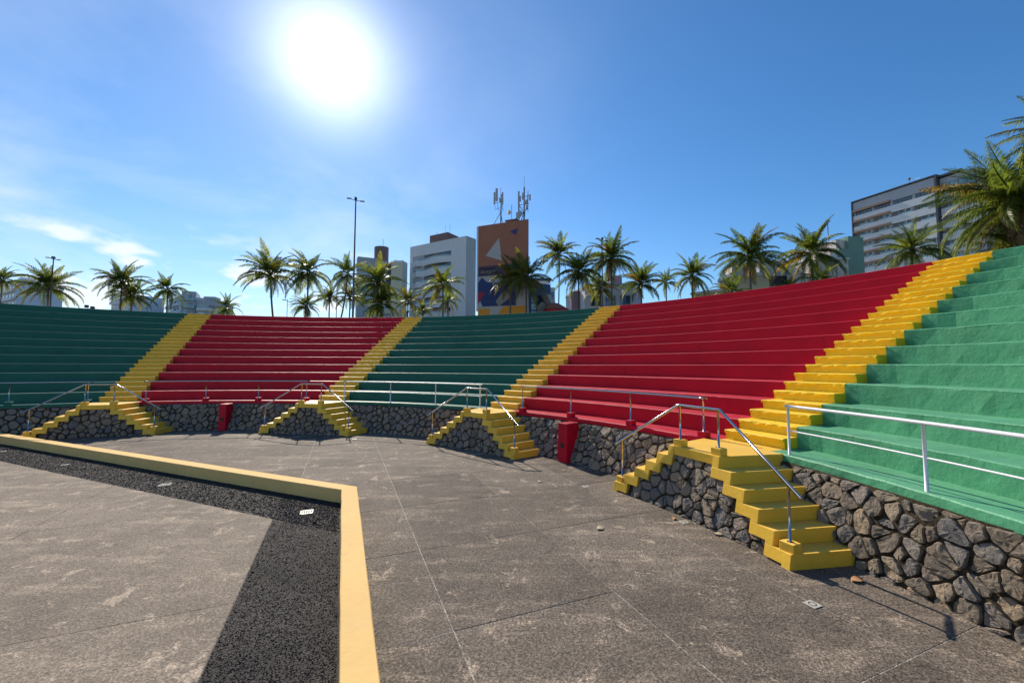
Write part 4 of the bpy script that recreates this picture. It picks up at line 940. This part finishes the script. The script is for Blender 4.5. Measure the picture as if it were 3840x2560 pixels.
# ------------------------------------------------------------------ coconut palms
def frond_mesh(e0, droop, seed, hang=1.0, n=66, mat=FROND, wl=1.0, wd=1.0):
    rs = random.Random(seed); m = MB(); K = 12; pts = [Vector((0, 0, 0))]; tg = []
    side = (rs.random()-.5)*.35
    for i in range(K):
        t = (i+.5)/K; a = e0-droop*t**1.25; y = side*t*t
        d = Vector((cos(a)*cos(y), cos(a)*sin(y), sin(a))); tg.append(d); pts.append(pts[-1]+d/K)
    tg.append(tg[-1])
    m.tube([pts[i] for i in (0, 2, 4, 6, 9, 12)], [.014, .011, .009, .007, .005, .002], 4, False)
    vs = []; fs = []
    for i in range(n):
        t = .13+.87*i/(n-1)+(rs.random()-.5)*.01; t = min(t, .999); k = int(t*K); f_ = t*K-k; p = pts[k].lerp(pts[k+1], f_); T = tg[k]
        ln = .27*wl*(sin(pi*min(1, .12+t*.86))**.6)*(.85+rs.random()*.3)*(1-.35*t)
        for s_ in (-1, 1):
            if rs.random() < .06: continue
            S = Vector((0, s_, 0)) - T*T.dot(Vector((0, s_, 0))); S.normalize(); U = T.cross(S)*(s_); U.normalize()
            if U.z < 0: U = -U
            al = radians(28+38*t+(rs.random()-.5)*16)
            d0 = (S*cos(al)+T*sin(al)+U*.30).normalized(); h = hang*(.6+rs.random()*.8)
            mid = p+d0*ln*.45+Vector((0, 0, -.05*h*ln)); tip = mid+(d0*(.55-.22*min(1, h*.6))*ln+Vector((0, 0, -.42*h*ln)))
            w = .0125*wd*(1.15-.5*t); W_ = T.cross(d0); W_ = (T*.9).normalized()
            o = len(vs); vs += [p+W_*w*.5, p-W_*w*.5, mid+W_*w, mid-W_*w, tip]
            fs += [(o, o+1, o+3, o+2), (o+2, o+3, o+4)]
    m.add(vs, fs, False); return m.mesh('frond', mat)
ELS = [82, 64, 46, 28, 10, -12, -40]
DRP = [34, 50, 64, 76, 80, 70, 46]
FR = {}
for mi, mt in enumerate((FROND, FROND_Y)):
    for e, (el, dr) in enumerate(zip(ELS, DRP)):
        for s_ in range(3): FR[mi, e, s_] = frond_mesh(radians(el), radians(dr*(.85+.15*s_)), mi*100+e*10+s_, .55 if el > 60 else 1.0, mat=mt)
FRF = {}
for mi, mt in enumerate((FROND, FROND_Y)):
    for e, (el, dr) in enumerate(zip(ELS, DRP)):
        for s_ in range(3): FRF[mi, e, s_] = frond_mesh(radians(el), radians(dr*(.9+.18*s_)), 5000+mi*100+e*10+s_, .7 if el > 60 else 1.5, n=105, mat=mt, wd=.5, wl=.85)
DEADF = [frond_mesh(radians(-35-15*k), radians(45), 900+k, 1.7, 80, FROND_D, wd=.55) for k in range(3)]
coco = MB(); coco.ball((0, 0, 0), .13, 8, 5, (1, 1, 1.15)); COCO = coco.mesh('coconut', plain("coconut_husk", (.12, .13, .05), .6))
def palm(x, y, z, R, label, lean=(0, 0), n=24, seed=0, yel=.12, dead=2, r0=.15, wind=0.0, fine=False, tiltz=0.0):
    rs = random.Random(1000+seed); bx, by = x+lean[0], y+lean[1]
    t = thing('palm_tree', label, 'palm tree', (bx, by, 1.0), 0, 'coconut palms behind the seats')
    m = MB(); K = 10; pts = []
    for i in range(K+1):
        q = i/K; e = 1-(1-q)**1.7; pts.append((bx-lean[0]*e, by-lean[1]*e, 1+(z-1.0)*q))
    m.tube(pts, [r0*(1.55-.5*min(1, q*4/K) if q < 3 else 1.05-.35*q/K) for q in range(K+1)], 10, False); part('trunk', m, TRUNK, t)
    ga = rs.random()*6.28; spread = (rs.random()-.5)*34; wind = wind or .25
    n = int(n*1.2)
    for i in range(n):
        q = (i+.5)/n; el = 86-(118+spread)*q**1.05+(rs.random()-.5)*24
        e = min(range(7), key=lambda k: abs(ELS[k]-el)); ys = 1 if (rs.random() < yel and q > .25) else 0
        ga += 2.39996+(rs.random()-.5)*.35; a = ga
        if wind: a = a+wind*sin(pi-a)*.5
        o = bpy.data.objects.new('frond', (FRF if fine else FR)[ys, e, rs.randrange(3)]); COL.objects.link(o); o.parent = t
        sc = R*(1.17 if q > .12 else .95)*(.88+rs.random()*.2); o.scale = (sc, sc, sc)
        o.location = (x-bx+cos(a)*.10, y-by+sin(a)*.10, z-1.0-.35*q*R/3.5); o.rotation_euler = ((rs.random()-.5)*.9, (rs.random()-.5)*.12+tiltz, a)
    for i in range(dead):
        o = bpy.data.objects.new('dead_frond', DEADF[i % 3]); COL.objects.link(o); o.parent = t; a = rs.random()*6.28; sc = R*.8
        o.scale = (sc, sc, sc); o.location = (x-bx, y-by, z-1.0-.3); o.rotation_euler = (0, 0, a); o['label'] = 'dry brown hanging frond'
    for i in range(5):
        a = rs.random()*6.28; o = bpy.data.objects.new('coconut', COCO); COL.objects.link(o); o.parent = t; o.location = (x-bx+cos(a)*.28, y-by+sin(a)*.28, z-1.0-.45-rs.random()*.25)
PL = [(-119.3,101.4,24.6,4.2,'dark full palm crown cut by the left edge of the photo',{}),
(-63.4,62.9,15.3,4.1,'wide palm in front of the left street lamp with yellowing outer fronds',{'yel':.3,'n':26,'lean':(1.0,0)}),
(-55.5,66.8,16.9,3.7,'upper palm of the close pair above the leftmost green block',{}),
(-56.2,69.5,15.1,3.4,'lower palm of the close pair above the leftmost green block',{'yel':.2}),
(-55.2,75.7,17.4,3.5,'palm with one long hanging frond in front of the white far building',{'dead':1}),
(-44.5,76.8,14.1,3.0,'small palm just right of the first yellow aisle top',{'n':16,'dead':0}),
(-22.7,54.0,15.4,4.0,'tall palm with a slim slanted trunk over the left red block',{'lean':(2.2,0),'dead':3,'wind':.5}),
(-20.3,59.5,17.1,3.8,'tall dense palm second from left over the left red block',{'n':26,'wind':.5}),
(-17.2,66.5,18.4,3.6,'palm with a trunk leaning left next to the tallest lamp',{'lean':(-3.6,0),'n':18,'wind':.4}),
(-8.8,56.8,14.9,3.6,'dense bushy palm right of the tallest lamp in front of the tower',{'n':28,'yel':.25}),
(-28.1,74.3,14.0,2.7,'lower palm beneath the dense palm over the left red block',{}),
(-23.0,72.9,15.2,2.7,'young palm with yellow fronds in the gap left of the leaning trunk',{'yel':.45}),
(-18.6,71.3,15.2,2.9,'yellow green young palm directly behind the tallest lamp',{'yel':.4}),
(-8.2,56.6,11.8,2.9,'low palm in the thicket under the bushy palm right of the lamp',{'yel':.35,'n':26}),
(-5.0,59.0,12.5,2.5,'bright yellow small palm left of the white block base',{'yel':.95,'n':15,'dead':1}),
(-4.4,66.5,12.0,2.2,'small dark palm at the foot of the white block',{'n':16,'dead':0}),
(0.2,59.0,14.9,3.4,'solitary palm with a straight trunk in front of the white block balconies',{'yel':.3,'n':20,'lean':(.4,0)}),
(-0.1,66.0,13.6,2.6,'low yellowish palm behind the solitary palm at the white block',{'yel':.5,'n':15}),
(10.3,60.9,16.1,0,'',{}),
(10.35,50.2,13.9,2.9,'palm with yellow left fronds before the lower mural',{'yel':.6,'dead':2,'n':17}),
(12.35,49.0,14.0,3.3,'bright green palm with a thick trunk before the right of the mural',{'n':20,'lean':(.0,0),'yel':.3}),
(18.0,61.8,20.5,3.7,'tallest windblown palm with a bare thin trunk right of the mural block',{'n':20,'wind':.9,'lean':(-.6,0),'r0':.12,'tiltz':.06}),
(20.2,56.9,16.6,3.7,'dense palm right of the tallest windblown palm',{'n':28,'yel':.15}),
(25.0,57.0,18.6,4.0,'high bushy palm in front of the third street lamp',{'n':30,'dead':4}),
(24.5,62.0,15.2,3.0,'low dark palm beneath the high bushy palm',{'n':20}),
(31.2,63.1,16.1,3.5,'round palm right of the high bushy palm over the red block edge',{'n':26,'yel':.2}),
(43.1,83.8,20.6,3.0,'small far palm between two fuller palms over the right red block',{'n':16}),
(38.9,62.0,17.1,3.6,'palm with drooping lower fronds over the middle of the right red block',{'n':26,'dead':3}),
(40.7,49.4,16.8,4.2,'large palm with long curved fronds left of the long grey building',{'n':28,'yel':.15,'dead':4}),
(49.9,51.2,17.9,4.3,'large palm in front of the long grey building and sage tower',{'n':28,'yel':.2,'dead':3}),
(51.3,71.6,18.6,2.4,'short far palm with a dark shaggy crown behind the large palm',{'n':16,'dead':4}),
(61.5,49.6,17.7,3.9,'full green palm in front of the large slatted building',{'fine':True,'n':30,'yel':.06,'dead':1}),
(59.8,36.9,18.9,6.4,'biggest palm at the right edge with many dry brown fronds',{'fine':True,'n':52,'dead':16,'yel':.22,'r0':.2}),
(64.4,36.1,25.0,5.2,'high palm crown cut by the right edge above the biggest palm',{'fine':True,'n':42,'dead':8,'r0':.19}),
(61.0,38.5,14.6,4.4,'low green palm at the right edge beneath the biggest palm',{'fine':True,'n':24,'dead':2}),
(41.6,43.6,11.6,1.9,'young low bright palm peeping over the rim left of the large palm',{'n':14,'dead':0,'yel':.1}),
(45.0,43.4,12.4,1.9,'young yellow green palm peeping over the rim right of the large palm',{'n':14,'dead':0,'yel':.5}),
(36.6,46.2,11.6,2.2,'small bushy palm low behind the rim beside the large curved palm',{'n':18,'dead':0,'yel':.1}),
]
for i, (x, y, z, R, lb, kw) in enumerate(PL):
    if R > 0: palm(x, y, z, R, lb, seed=i, **kw)
